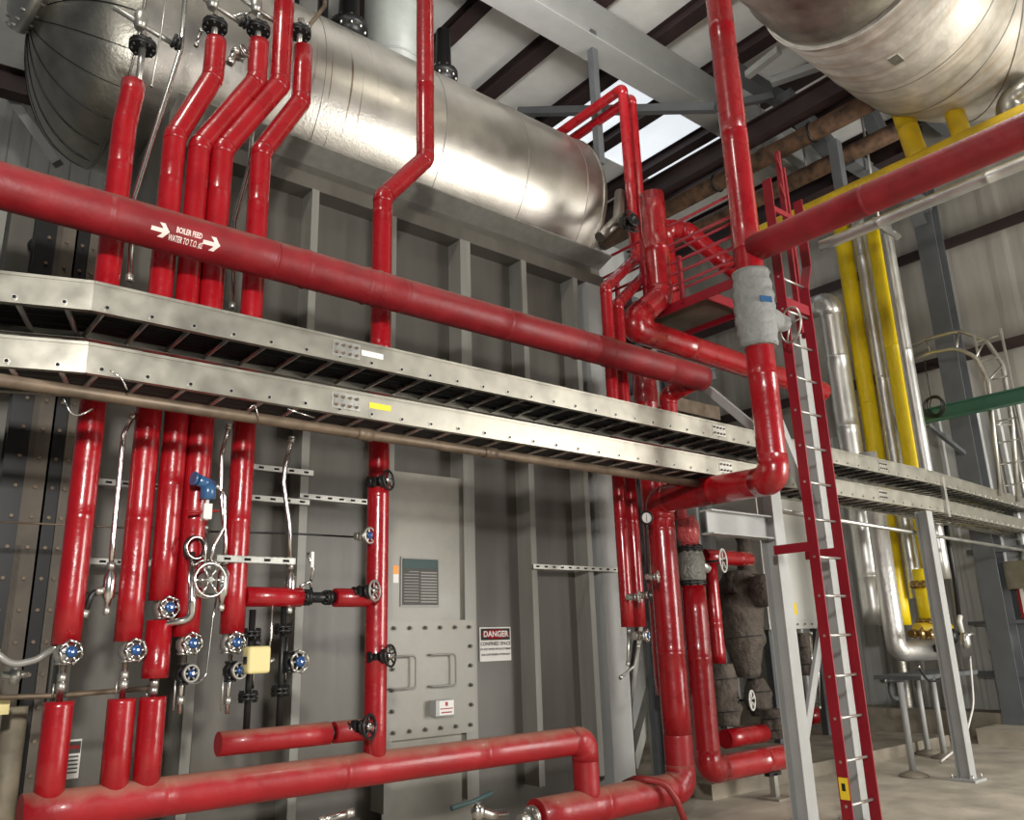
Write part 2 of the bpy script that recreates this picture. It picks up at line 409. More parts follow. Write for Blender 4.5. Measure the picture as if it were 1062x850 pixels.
for x0, x1, s in ((3.60, 3.82, 1), (3.98, 4.22, 1)):
    MB().tube(fillet([(x0, hy-.02, 1.46), (x0, hy-.07, 1.46), (x1, hy-.07, 1.46), (x1, hy-.07, 1.21), (x0, hy-.07, 1.21), (x0, hy-.02, 1.21)], .03, 4), .008, 8).build('bar_handle', CAS2, hatch)
bx = thing('alarm_box', 'small grey box with a white and red label fixed on the hatch plate', 'box', (4.12, hy-.06, 1.0))
MB().box(3.99, 4.17, hy-.11, hy-.02, .98, 1.10).build('housing', COLG, bx)
MB().box(4.02, 4.165, hy-.114, hy-.11, .985, 1.095).build('label', WHITE, bx)
mb = MB().box(4.03, 4.155, hy-.116, hy-.114, 1.03, 1.038)
mb.box(4.08, 4.105, hy-.116, hy-.114, 1.055, 1.085).box(4.04, 4.145, hy-.116, hy-.114, 1.0, 1.01)
mb.build('label_marks', REDS, bx)

# danger sign
sx0, sx1 = xat(498, BY-.02, 1.6), xat(530, BY-.02, 1.6)
sz1, sz0 = 1.68, 1.38
sg = thing('danger_sign', 'white DANGER CONFINED SPACE sign on the boiler right of the hatch', 'sign', ((sx0+sx1)/2, BY-.01, sz0))
MB().box(sx0, sx1, BY-.014, BY-.004, sz0, sz1).build('sign_plate', WHITE, sg)
MB().box(sx0+.012, sx1-.012, BY-.017, BY-.014, sz1-.115, sz1-.012).build('black_header', BLK, sg)
scx = (sx0+sx1)/2
MB().lathe((scx, BY-.0205, sz1-.063), (0, 1, 0), [(0, .001), (.0, .043), (.003, .043)], 32).build('red_oval', REDS, sg)
o = [c for c in sg.children if c.name.startswith('red_oval')][0]
for v in o.data.vertices: v.co.x = scx+(v.co.x-scx)*((sx1-sx0)/2-.02)/.043
text_mesh('DANGER', .072, flat(scx, BY-.022, sz1-.063), WHITE, 'danger_lettering', sg, bold=.002)
text_mesh('CONFINED SPACE', .043, flat(scx, BY-.016, sz1-.148), BLK, 'sign_lettering', sg, bold=.001)
text_mesh('DO NOT ENTER WITHOUT PERMIT', .0225, flat(scx, BY-.016, sz1-.195), BLK, 'sign_lettering', sg, bold=.0008)
text_mesh('AND AUTHORIZED ATTENDANT', .0225, flat(scx, BY-.016, sz1-.243), BLK, 'sign_lettering', sg, bold=.0008)

# rating plate
ny = BY-.17
nx0, nx1 = xat(415, ny, 2.1), xat(455, ny, 2.1); nz1, nz0 = zat((nx0, ny), 577), zat((nx0, ny), 629)
npl = thing('rating_plate', 'dark metal rating plate with teal top band, above the hatch beside the red pipe', 'sign', ((nx0+nx1)/2, ny, nz0))
MB().box(nx0, nx1, ny-.012, ny+.02, nz0, nz1).build('frame', CAS2, npl)
MB().box(nx0+.015, nx1-.015, ny-.016, ny-.01, nz0+.015, nz1-.015).build('plate', PLATE, npl)
MB().box(nx0+.02, nx1-.02, ny-.018, ny-.016, nz1-.095, nz1-.02).build('teal_band', GRN, npl)
mb = MB()
for i in range(11):
    z = nz1-.12-i*.0245
    if z < nz0+.03: break
    mb.box(nx0+.03+(.0 if i else .05), (nx0+nx1)/2-.02, ny-.018, ny-.016, z-.006, z)
    mb.box((nx0+nx1)/2+.0, nx1-.03, ny-.018, ny-.016, z-.013, z-.003)
mb.build('etched_rows', CAS2, npl)
lx0, lx1 = xat(403, ny, 2.2), xat(413, ny, 2.2); lz1, lz0 = zat((lx0, ny), 586), zat((lx0, ny), 604)
st = thing('warning_sticker', 'small orange and white sticker on the boiler left of the rating plate', 'sticker', (lx0, ny, lz0))
MB().box(lx0, lx1, ny-.006, ny+.01, (lz0+lz1)/2, lz1).build('orange_half', ORNG, st)
MB().box(lx0, lx1, ny-.006, ny+.01, lz0, (lz0+lz1)/2).build('white_half', WHITE, st)
# left sticker
qx0, qx1 = xat(68, BY-.01, .9), xat(83, BY-.01, .9); qz1, qz0 = zat((qx0, BY), 767), zat((qx0, BY), 808)
st = thing('warning_sticker', 'tall pale warning sticker on the boiler between the two lower left red stubs', 'sticker', (qx0, BY, qz0))
MB().box(qx0, qx1, BY-.012, BY-.002, qz0, qz1).build('backing', WHITE, st)
hq = qz1-qz0
mb = MB().box(qx0+.005, qx1-.005, BY-.014, BY-.012, qz1-.36*hq, qz1-.05*hq)
for i in range(5): mb.box(qx0+.012, qx1-.012, BY-.014, BY-.012, qz1-(.46+.1*i)*hq, qz1-(.42+.1*i)*hq)
mb.build('dark_print', PLATE, st)
MB().box(qx0+.012, qx1-.012, BY-.016, BY-.014, qz1-.24*hq, qz1-.15*hq).build('red_band', REDS, st)

# ------------------------------------------------------------------ steam drum
DY, DZ, DR, DX0, DX1 = 7.27, 6.95, 1.10, 1.3, 6.72
drum = thing('steam_drum', 'great silver stucco jacketed drum lying along the top of the boiler', 'drum', ((DX0+DX1)/2, DY, DZ))
MB().lathe((DX0, DY, DZ), (1, 0, 0), [(0, DR), (DX1-DX0, DR)], 96, cap=False).build('shell_jacket', JACK, drum)
prof = [(.0, DR+.012)]+[(-.66*math.sin(a), DR*math.cos(a)) for a in [PI/2*i/14 for i in range(1, 15)]]
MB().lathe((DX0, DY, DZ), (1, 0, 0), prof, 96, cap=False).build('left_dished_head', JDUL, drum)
mb = MB()
for k in range(22):     # gore seams of the head
    a = 2*PI*k/22; pts = []
    for i in range(0, 14):
        t = PI/2*i/14; pts.append(Vector((DX0-.66*math.sin(t)*1.004, DY+math.cos(a)*DR*math.cos(t)*1.004, DZ+math.sin(a)*DR*math.cos(t)*1.004)))
    mb.tube(pts, .0045, 5)
mb.build('gore_seams', IRON, drum)
prof = [(0, DR)]+[(.34*math.sin(a), DR*math.cos(a)) for a in [PI/2*i/10 for i in range(1, 11)]]
MB().lathe((DX1, DY, DZ), (1, 0, 0), prof, 80, cap=False).build('right_dished_head', JACK, drum)
for x, r in ((DX0+.02, .012), (2.95, .004), (4.35, .004), (5.5, .004), (DX1-.28, .006), (DX1, .016)):
    MB().torus((x, DY, DZ), (1, 0, 0), DR+.001, r, 96, 6).build('band', JDUL, drum)
hc = Vector((DX0-.60, DY-.25, DZ+.15))
mb = MB().lathe(hc, (-1, -.15, .05), [(-.1, .36), (.06, .36), (.06, .42), (.14, .42), (.14, .36), (.2, .3), (.24, .12)], 40)
mb.bolts(hc+Vector((-.1, -.01, 0)), (-1, -.15, .05), .39, 20, .014, .07)
mb.build('manway_cover', GAL, drum)
tag(drum.children[0], None)
# nozzles along the lower front of the drum
# vessels on top of the drum
def onX_topdrum(px): return xat(px, 7.3, 8.3)
for (p, r, m, lb) in ((361, .16, IRON, 'black bolted relief valve on the drum top, left of the grey vessel'),
                      (460, .13, IRON, 'slim black ribbed valve on the drum top behind the tall bent red pipe')):
    x = onX_topdrum(p); t = thing('relief_valve', lb, 'valve', (x, 7.3, 7.95))
    mb = MB().lathe((x, 7.3, 7.95), (0, 0, 1), [(0, r*.9), (.2, r*.9), (.2, r*1.35), (.28, r*1.35), (.28, r), (.5, r*1.1), (.5, r*1.4), (.58, r*1.4), (.58, r*.8), (1.2, r*.7)], 28)
    mb.build('body', m, t)
    for zb0 in (8.19, 8.49):
        for k in range(10):
            a = 2*PI*k/10; q_ = (x+math.cos(a)*r*1.2, 7.3+math.sin(a)*r*1.2)
            MB().cyl((q_[0], q_[1], zb0-.07), (q_[0], q_[1], zb0+.07), .014, 6).build('stud_bolt', GAL, t)
x = onX_topdrum(412)
t = thing('vent_vessel', 'grey painted upright vessel standing on the drum top', 'vessel', (x, 7.4, 7.9))
MB().lathe((x, 7.4, 7.9), (0, 0, 1), [(0, .36), (1.9, .36), (2.0, .3), (2.05, .1)], 40).build('vessel_body', TANK, t)
MB().torus((x, 7.4, 8.35), (0, 0, 1), .362, .014, 40, 6).build('weld_bead', TANK, t)
for (p, lb) in ((300, 'small black valve at the left end of the drum top'), (330, 'black flanged stub on the drum top at the frame edge')):
    x = onX_topdrum(p); t = thing('vent_valve', lb, 'valve', (x, 7.2, 8.0))
    MB().lathe((x, 7.2, 8.0), (0, 0, 1), [(0, .05), (.15, .05), (.15, .1), (.2, .1), (.2, .06), (.9, .06)], 16).build('body', IRON, t)

# ================================================================== PIPES
PY = 5.0
def bands(mb, pts, r, step=.9, th=.0035):
    P = [Vector(p) for p in pts]
    acc = step*.6
    for a, b in zip(P, P[1:]):
        L = (b-a).length
        if L < .25: continue
        t = .12
        d = (b-a).normalized()
        while t < L-.08:
            mb.lathe(a+d*t, d, [(-.02, r), (-.02, r+th), (.02, r+th), (.02, r)], 24, cap=False); t += step
    return mb
def pipe(name, label, pts, r, m=RED, R=None, cat='pipe', group=None, caps=True, n=24, step=1.1, parts=True, seg=7, rfun=None):
    RR = R if R is not None else r*1.25
    path = fillet(pts, RR, seg)
    t = thing(name, label, cat, pts[0], group)
    t.location = Vector(pts[0])
    Q = [path[0]]; rad = [1.0]
    for a, b in zip(path, path[1:]):
        L = (b-a).length; d = (b-a)/max(L, 1e-6); marks = []
        x = .25
        while x < L: marks.append((x, 1.0)); x += .25
        if parts and L > .4:
            x = step*.6
            while x < L-.12:
                marks += [(x-.001, 1.0), (x, 1.006), (x+.03, 1.006), (x+.031, 1.0)]; x += step
        marks.sort(); marks.append((L, 1.0))
        for x, f in marks: Q.append(a+d*x); rad.append(f)
    if rfun: rad = [f*rfun(p) for f, p in zip(rad, Q)]
    MB().tube(Q, r, n, wob=.008, rl=rad).build('insulated_run', m, t)
    if parts:
        P = [Vector(p) for p in pts]
        for i in range(1, len(P)-1):       # gored elbow cover
            a, b, c = P[i-1], P[i], P[i+1]
            if (a-b).angle(c-b) > PI-.2: continue
            tl = RR/math.tan((a-b).angle(c-b)/2)+r*.25
            sub = fillet([b+(a-b).normalized()*min(tl, (a-b).length*.47), b, b+(c-b).normalized()*min(tl, (c-b).length*.47)], RR, 9)
            Q = [sub[0]]; rad = [1.02]
            for k in range(1, len(sub)):
                Q.append(sub[k]); rad.append(1.022 if k % 3 else 1.012)
            if rfun: rad = [f*rfun(p) for f, p in zip(rad, Q)]
            MB().tube(Q, r, n, rl=rad).build('elbow_cover', m, t)
    return t
def P(A, z): return (A[0], A[1], z)

r1 = .072
P1, P2, P3, P4, P5 = [xy(px, py, PY) for px, py in ((90, 476), (150, 476), (179.5, 476), (206, 476), (250, 500))]
def diag(A, px, py, Y=PY): p = on(px, py, 'Y', Y); return (p.x, p.y, p.z)
def upper(A, py0, b, c, Yt=PY):
    q = on(b[0], b[1], 'Y', Yt); r = (q.x, q.y, zat((q.x, q.y), c)); return [P(A, zat(A, py0)), tuple(q), r]
G5 = 'insulated red risers left of the boiler front'
pipe('insulated_pipe', 'leftmost tall glossy red riser, short elbow leaning under the domed drum head', [P(P1, zat(P1, 668))]+upper(P1, 130, (137, 98), 86), r1, group=G5)
pipe('insulated_pipe', 'tall glossy red riser second from the left, capped below a black flange', [P(P2, zat(P2, 665))]+upper(P2, 142, (221, 80), 42), r1, group=G5)
pipe('insulated_pipe', 'tall glossy red riser third from the left, ending low above a blue badged valve', [P(P3, zat(P3, 623))]+upper(P3, 152, (266, 84), 44), r1, group=G5)
pipe('insulated_pipe', 'tall glossy red riser fourth from the left, running up out of the frame', [P(P4, zat(P4, 660))]+upper(P4, 155, (290, 88), -30), r1*1.06, group=G5)
pipe('insulated_pipe', 'tall glossy red riser fifth from the left, rightmost of the drum group', [P(P5, zat(P5, 657))]+upper(P5, 158, (312, 105), 50), r1, group=G5)
HZ = .79
HY = PY
for A, y0, lb in ((P1, 727, 'short red stub pipe, leftmost standing on the floor header'), (P2, 724, 'short red stub pipe, middle one standing on the floor header'), (P3, 722, 'short red stub pipe, right of the three on the floor header')):
    pipe('pipe_stub', lb, [P(A, HZ), P(A, zat(A, y0))], r1, REDD if 0 else RED, group='red stubs standing on the floor header')
pipe('pipe_stub', 'short red sleeve hanging between two valves under the third riser', [P(P3, zat(P3, 643)), P(P3, zat(P3, 703))], r1, RED)

# pipe with the four handwheels
A390 = xy(391, 600, PY)
q = on(441, 165, 'Y', PY)
pipe('insulated_pipe', 'long thin red riser in the middle, cranked under the drum, carrying black handwheels', [P(A390, HZ), P(A390, zat(A390, 205)), tuple(q), (q.x, q.y, 8.6)], .075)
# floor headers
hr = .10
HXa = xat(20, HY, HZ); HXb = xat(606, HY, HZ)
H2Z = .31
pipe('header_pipe', 'dusty red header along the foot of the boiler, elbowed down at its right end', [(HXa, HY, HZ), (HXb, HY, HZ), (HXb, HY, H2Z+.05)], .102, REDD, R=.13)
# main loop pipe
R1A = xy(694, 650, PY)
H2Xa = xat(556, HY, H2Z)
MA = (5.50, 3.50)
zt = zat(MA, 497); zc = zat(R1A, 518)
pipe('header_pipe', 'dusty red lower header, its right elbow wrinkled, joining the big red downpipe', [(H2Xa, HY, H2Z), (R1A[0], HY, H2Z), (R1A[0], HY, H2Z+.45)], .125, REDD, R=.15)
pipe('insulated_pipe', 'big red looping pipe passing the cloth wrapped valve down to the lower header', [(R1A[0], HY, H2Z+.42), (R1A[0], HY, zc), (MA[0], MA[1], zt), (MA[0], MA[1], 7.38), (MA[0], -.5, 7.38)], .112, RED, R=.15, n=32, rfun=lambda p: 1+.13*min(1, max(0, (p.y-3.5)/1.5)))
# cross pipe running towards the viewer
TZ = 4.60
pipe('cross_pipe', 'big red pipe reaching from the tall riser towards the upper right corner', [(MA[0], MA[1]-.05, TZ), (MA[0]-.02, .3, TZ-.02)], .115, REDT, n=32, step=1.6)
# feed pipe with the stencil
FY, FZ = 4.62, 3.93
fe = xat(728, FY, FZ)
feed = pipe('feed_water_pipe', 'long dusty red pipe across the boiler stencilled BOILER FEED WATER', [(-.6, FY, FZ), (fe, FY, FZ)], .125, REDT, n=40, step=.95)
phi = math.radians(200)
def wrap(cx, side): 
    def f(u, v):
        a = v/.13; el_ = math.radians(28)-a*1.0
        rr = .1285
        # outward normal starting from the viewer side, looking slightly up at it
        return Vector((cx+u, FY-math.cos(el_)*rr, FZ-math.sin(el_)*rr))
    return f
def xf(px): return xat(px, FY-.12, FZ)
text_mesh('BOILER FEED', .047, (lambda f: lambda u, v: f(u, v+.026))(wrap(xf(197), 0)), PINK, 'stencil_text', feed, bold=.001, sx=.55)
text_mesh('WATER TO T.O. #2', .054, (lambda f: lambda u, v: f(u, v-.03))(wrap(xf(195), 0)), PINK, 'stencil_text', feed, bold=.001, sx=.42)
for px in (167, 220):
    mb = MB(); f = wrap(xf(px), 0); s_ = .62
    polys = [[(-.075, .018), (.02, .018), (.02, -.018), (-.075, -.018)], [(.0, .075), (.035, .075), (.085, 0), (.045, .012)], [(.0, -.075), (.035, -.075), (.085, 0), (.045, -.012)]]
    polys = [[(-.075, .02), (-.02, .02), (.045, .02), (.045, -.02), (-.02, -.02), (-.075, -.02)], [(-.01, .07), (.04, .07), (.062, .035), (.09, 0), (.035, 0), (.02, .035)], [(-.01, -.07), (.02, -.035), (.035, 0), (.09, 0), (.062, -.035), (.04, -.07)]]
    for k_, pl in enumerate(polys):
        mb._f([mb.b.verts.new(f(u*s_, v*s_)+Vector((0, -.0004*k_, 0))) for u, v in pl], False)
    mb.build('stencil_arrow', PINK, feed)
# dents of the jacket
for px, s in ((325, 1), (388, 1.2), (400, .8), (640, 1.3), (610, 1)):
    x = xf(px); MB().lathe((x, FY, FZ), (1, 0, 0), [(-.03*s, .122), (0, .133), (.012, .122)], 32, cap=False).build('lifted_lap', REDT, feed)
# vertical below the feed end
fv = (fe-.03, FY+.02)
pipe('insulated_pipe', 'dark red pipe dropping from the end of the stencilled feed pipe', [(fe-.05, FY+.0, FZ-.02), (fe-.04, FY+.40, FZ-.08), (fe-.04, FY+.40, 2.62)], .085, RED, R=.09)
A = xy(681, 560, 5.45)
pipe('insulated_pipe', 'red vertical pipe mostly hidden behind the big loop downpipe', [P(A, zat(A, 720)), P(A, zat(A, 385))], .125, RED)

# twin pipes by the drum end
TY = 4.95
def vpx(px, py, Y): return xy(px, py, Y)
T1, T2 = vpx(649, 580, TY), vpx(661, 600, TY+.05)
q1 = vpx(654, 200, 5.86); q2 = vpx(664, 220, 5.93)
t1 = on(643, 90, 'Y', TY); t2 = on(655, 98, 'Y', TY+.05)
def xz(px, py, Y): p = on(px, py, 'Y', Y); return tuple(p)
def twin(lb, T, Tup, y_bot, y_low, y_up, ytop, endpx, Y, r):
    zl = zat(T, y_low); zu = zat(Tup, y_up); ztp = max(zat(Tup, ytop), 8.22)
    pipe('insulated_pipe', lb, [P(T, zat(T, y_bot)), P(T, zl), P(Tup, zu), P(Tup, ztp), (Tup[0], 9.2, ztp)], r, RED, R=.1, step=1.5, rfun=lambda p: 1+.15*min(1, max(0, p.y-4.95)))
twin('slim red pipe beside the drum end, left of the pair, arching back over the drum', (T1[0]-.03, T1[1]), q1, 650, 298, 268, 92, (560, 143), TY, .056)
twin('slim red pipe beside the drum end, right of the pair, arching back over the drum', (T2[0]-.01, T2[1]), (q2[0], q2[1]), 650, 315, 285, 102, (575, 160), TY, .056)

# big capped stub and the pipe under it
S0 = vpx(681, 260, 5.3)
zs = zat(S0, 312); e1 = on(650, 330, 'Y', 5.0)
ex = (S0[0]-.38, 5.05, zs-.02)
D_ = on(650, 338, 'Y', 5.32)
pipe('insulated_pipe', 'thick red capped pipe beside the drum end, doubling back to the right', [P(S0, zat(S0, 202)), P(S0, zat(S0, 308)), tuple(D_), (xat(852, 5.42, D_.z-.02), 5.42, D_.z-.02)], .135, RED, R=.17, n=28)
a = on(696, 330, 'Y', 6.9); A = (a.x, a.y)
pipe('insulated_pipe', 'bright red arched pipe sloping down behind the platform handrail', [P(A, zat(A, 345)), P(A, zat(A, 236)), tuple(on(712, 240, 'Y', 6.7)), tuple(on(790, 305, 'Y', 6.2))], .14, RED, R=.16)

# pipes to the right of the loop
R2A = xy(727, 700, 5.15); z2 = .36
pipe('insulated_pipe', 'big red downpipe right of the loop pipe, elbowing to the right near the floor', [P(R2A, zat(R2A, 607)), P(R2A, z2), (xat(818, 5.15, z2), 5.15, z2)], .115, RED, R=.15, n=28)
R3A = xy(741, 640, 6.1)
pipe('insulated_pipe', 'slimmer red pipe dropping behind the big downpipes into a brown wrapped valve', [P(R3A, zat(R3A, 585)), P(R3A, zat(R3A, 688))], .085, RED)
za = zat(xy(765, 760, 6.0), 764)
pipe('insulated_pipe', 'short red horizontal pipe leaving the brown wrapped valve near the floor', [(xat(752, 6.0, za), 6.0, za), (xat(792, 6.0, za), 6.0, za)], .1, RED)
zb = on(750, 578, 'Y', 6.0).z
pipe('insulated_pipe', 'short red horizontal pipe behind the large silver handwheel', [(xat(730, 6.0, zb), 6.0, zb), (xat(777, 6.0, zb), 6.0, zb)], .085, RED)
zc2 = on(855, 740, 'Y', 7.2).z
pipe('insulated_pipe', 'red horizontal pipe low behind the ladder foot', [(xat(835, 7.2, zc2), 7.2, zc2), (xat(878, 7.2, zc2), 7.2, zc2)], .12, RED)
# side branches from the middle riser
zb1 = on(300, 619, 'Y', PY).z
pipe('branch_pipe', 'short red branch between the fifth riser and the black flanged valve', [(xat(254, PY, zb1), PY, zb1), (xat(312, PY, zb1), PY, zb1)], .06, RED)
pipe('branch_pipe', 'very short red branch joining the middle riser at its middle handwheel', [(xat(347, PY, zb1), PY, zb1), (A390[0], PY, zb1)], .06, RED)
zb2 = zat(A390, 755)
pipe('branch_pipe', 'red capped horizontal branch above the floor header', [(xat(226, PY, zb2), PY, zb2), (xat(341, PY, zb2), PY, zb2)], .068, REDD)
pipe('branch_pipe', 'very short red branch joining the middle riser above the floor header', [(xat(346, PY, zb2), PY, zb2), (A390[0], PY, zb2)], .066, REDD)
MB().cyl((xat(339, PY, zb2), PY, zb2), (xat(348, PY, zb2), PY, zb2), .03)
c_ = MB().cyl((xat(338, PY, zb2), PY, zb2), (xat(348, PY, zb2), PY, zb2), .032).lathe((xat(343, PY, zb2), PY, zb2), (1, 0, 0), [(-.015, .045), (.015, .045)], 16)
tag(c_.build('pipe_coupling', IRON), 'black coupling between the two pieces of the low red branch', 'coupling')

# ================================================================== VALVES
def wheel(mb, c, ax, R, r=.009, spokes=5, hex_=False):
    c = Vector(c); ax = Vector(ax).normalized(); u = ax.orthogonal().normalized(); v = ax.cross(u)
    if hex_:
        for i in range(6):
            a0, a1 = PI/3*i, PI/3*(i+1)
            mb.cyl(c+(u*math.cos(a0)+v*math.sin(a0))*R, c+(u*math.cos(a1)+v*math.sin(a1))*R, r, 8)
    else: mb.torus(c, ax, R, r, 30, 8)
    for i in range(spokes):
        a = 2*PI*i/spokes+.3
        mb.cyl(c-ax*.008, c+(u*math.cos(a)+v*math.sin(a))*R-ax*.0, r*.8, 6)
    return mb
def valve(label, c, ax=(.1, -1, 0), R=.065, L=.12, m=IRON, wm=IRON, body=.045, name='gate_valve', group=None, spokes=5, hexw=False, badge=None, line=(1, 0, 0)):
    c = Vector(c); ax = Vector(ax).normalized(); line = Vector(line)
    t = thing(name, label, 'valve', c, group)
    mb = MB().lathe(c-line*body*1.3, line, [(0, body*.8), (.012, body*.8), (.012, body*.6), (body*.9, body), (body*1.7, body), (body*2.6-.012, body*.6), (body*2.6-.012, body*.8), (body*2.6, body*.8)], 18)
    mb.lathe(c, ax, [(0, body*.9), (body*1.2, body*.75), (body*1.2, body*1.05), (body*1.5, body*1.05), (body*1.5, body*.5), (L*.8, body*.3)], 16)
    mb.build('body', m, t)
    MB().cyl(c+ax*body, c+ax*(L+.02), .007, 8).build('stem', CHR, t)
    w_ = wheel(MB(), c+ax*L, ax, R, .0075 if R < .07 else .0095, spokes, hexw).build('handwheel', wm, t)
    hub = MB().lathe(c+ax*(L-.008), ax, [(0, R*.4), (.014, R*(.5 if badge else .3)), (.02, R*(.42 if badge else .2)), (.028, R*.12)], 14)
    hub.build('hub', badge or CHR, w_)
    return t
GB = 'valves with blue badges under the red risers'
bv = [((69, 677), P1, 'under the leftmost red riser, above the crossing thin conduit'), ((136, 675), P2, 'under the second red riser from the left'), ((171, 631), P3, 'between the third red riser and its hanging sleeve'),
      ((195, 668), P4, 'directly under the fourth red riser'), ((240, 667), P5, 'directly under the fifth red riser'), ((193, 699), P4, 'lower one below the fourth red riser'), ((243, 696), P5, 'lower one below the fifth red riser')]
for i, ((px, py), A, lb) in enumerate(bv):
    c = on(px-4, py, 'Y', PY)
    valve('steel valve with blue badged handwheel, '+lb, c, (.25, -1, .05), .062 if i < 5 else .045, .09, GAL if i < 5 else IRON, CHR if i < 5 else GCOND, .045, 'globe_valve', group=GB, spokes=6, hexw=(i < 5), badge=BLUET, line=(0, 0, 1))
valve('valve with blue badged hexagonal handwheel right of the cream actuator', on(301, 686, 'Y', PY), (.2, -1, 0), .068, .1, IRON, GAL, .05, 'globe_valve', spokes=6, hexw=True, badge=BLUET, line=(0, 0, 1))
for (px, py, lb, wm, R) in ((397, 500, 'black handwheel valve topmost on the middle red riser, under the cable trays', IRON, .068), (382, 614, 'dark handwheel valve on the middle red riser at the height of the rating plate', GCOND, .065),
                            (398, 681, 'black handwheel valve on the middle red riser left of the hatch plate', IRON, .068), (376, 754, 'black handwheel valve lowest on the middle red riser above the floor header', IRON, .072)):
    valve(lb, on(px-8, py, 'Y', PY-.03), (.45, -.85, .05), R, .11, IRON, wm, .045, 'gate_valve', group='handwheel valves on the middle red riser', line=(1, 0, 0))
valve('small silver handwheel valve on a thin tube left of the middle riser', on(374, 556, 'Y', PY+.02), (.35, -.9, 0), .052, .08, GAL, GAL, .032, 'globe_valve', badge=BLUET)
# the stems under risers 1-3
def stem(px0, py0, px1, py1, A, lb, r=.016):
    t = thing('riser_nipple', lb, 'fitting', P(A, zat(A, py1)))
    z0, z1 = zat(A, py1), zat(A, py0)
    mb = MB().cyl(P(A, z0), P(A, z1), r, 12); mb.build('nipple', CHR, t)
    MB().lathe(P(A, z0+.05), (0, 0, 1), [(0, r*1.6), (.045, r*1.6)], 6).lathe(P(A, z1-.09), (0, 0, 1), [(0, r*1.5), (.04, r*1.5)], 6).build('union_nut', GAL, t)
    MB().cyl((A[0]-.035, A[1], z0+.02), (A[0]-.035, A[1], z1-.1), .005, 6).build('drip_tube', GAL, t)
stem(0, 688, 0, 727, P1, 'steel nipple between the leftmost riser valve and its stub')
stem(0, 686, 0, 724, P2, 'steel nipple between the second riser valve and its stub')
stem(0, 702, 0, 722, P3, 'steel nipple with nut between the red sleeve and its stub')
stem(0, 678, 0, 740, P4, 'steel drain tube hanging below the fourth riser valves', .013)
stem(0, 678, 0, 740, P5, 'steel drain tube hanging below the fifth riser valves', .013)

# flanged black valve stacks with cream actuator
def flange(mb, c, ax, R, th=.02, n=8):
    c = Vector(c); ax = Vector(ax).normalized()
    mb.lathe(c-ax*th, ax, [(0, R), (th*.8, R), (th*.8, R*.5), (th*1.2, R*.5), (th*1.2, R), (th*2, R)], 20)
    mb.bolts(c, ax, R*.78, n, R*.14, th*1.7); return mb
for (px, ys, ytop, ybot, lb) in ((259, (657, 722), 632, 762, 'black flanged drain line carrying the cream actuator'), (292, (652, 716), 628, 760, 'black flanged drain line beside the cream actuator')):
    A = xy(px, 690, PY+.02); t = thing('drain_line', lb, 'pipe', P(A, zat(A, ybot)))
    MB().cyl(P(A, zat(A, ybot)), P(A, zat(A, ytop)), .02, 12).build('tube', IRON, t)
    for y in ys:
        mb = MB(); flange(mb, P(A, zat(A, y)), (0, 0, 1), .058); mb.build('flange', IRON, t)
    MB().cyl((A[0]+.02, A[1]-.02, zat(A, ys[1]-8)), (A[0]+.02, A[1]-.02, zat(A, ys[0]+8)), .006, 6).build('side_tube', CHR, t)
c = on(266, 684, 'Y', PY-.1)
t = thing('valve_actuator', 'cream coloured boxy valve actuator between the two flanged drain lines', 'actuator', c)
mb = MB(); mb.obox(c, (.07, 0, 0), (0, .05, 0), (0, 0, .078)); o = mb.build('housing', CREAM, t)
bv_ = o.modifiers.new('b', 'BEVEL'); bv_.width = .018; bv_.segments = 3
MB().obox(c+Vector((-.072, -.01, 0)), (.006, 0, 0), (0, .02, 0), (0, 0, .02)).build('position_window', IRON, t)
MB().cyl(c+Vector((0, 0, .07)), c+Vector((0, 0, .12)), .022, 12).build('neck', IRON, t)
MB().cyl(c+Vector((.06, 0, -.02)), c+Vector((.11, 0, .0)), .012, 8).build('cable_gland', GAL, t)
# black angle valve between the red branches
c = on(330, 617, 'Y', PY)
t = thing('angle_valve', 'black forged valve with a bent silver lever between two short red branches', 'valve', c)
mb = MB().cyl((xat(312, PY, zb1), PY, zb1), (xat(348, PY, zb1), PY, zb1), .034, 16)
flange(mb, (xat(318, PY, zb1), PY, zb1), (1, 0, 0), .052); flange(mb, (xat(340, PY, zb1), PY, zb1), (1, 0, 0), .048)
mb.build('body', IRON, t)
MB().tube(fillet([on(323, 612, 'Y', PY), on(322, 602, 'Y', PY-.02), on(311, 608, 'Y', PY-.03)], .02), .009, 8).tube(fillet([on(322, 604, 'Y', PY), on(325, 590, 'Y', PY-.02), on(319, 573, 'Y', PY-.04)], .03), .009, 8).build('lever', CHR, t)
MB().obox(on(324, 580, 'Y', PY-.04), (.01, 0, 0), (0, .004, 0), (0, 0, .05)).build('tag', WHITE, t)

# silver bonnet valve, coil and transmitter on the fourth riser
c = on(218, 601, 'Y', PY-.16)
t = thing('bonnet_valve', 'large silver handwheel valve held in looped bars on the fourth riser', 'valve', c)
wheel(MB(), c, (.15, -1, .05), .095, .009, 6).build('handwheel', CHR, t)
MB().lathe(c+Vector((0, .13, 0)), (0, -1, 0), [(0, .035), (.05, .05), (.07, .05), (.08, .02), (.15, .015)], 16).build('bonnet', GAL, t)
MB().torus(c+Vector((-.0, .05, .01)), (.1, -1, .1), .11, .007, 28, 6, 1).build('guard_ring', CHR, t)
MB().tube(fillet([c+Vector((-.1, .06, .16)), c+Vector((-.08, .04, -.12)), c+Vector((-.07, .06, -.22)), c+Vector((-.22, .12, -.24))], .06), .022, 12).build('outlet_elbow', CHR, t)
c2 = on(202, 568, 'Y', PY-.11)
t = thing('siphon_coil', 'black and steel siphon ring standing against the fourth riser', 'fitting', c2)
MB().torus(c2, (.2, -1, 0), .062, .012, 28, 8).build('ring', IRON, t)
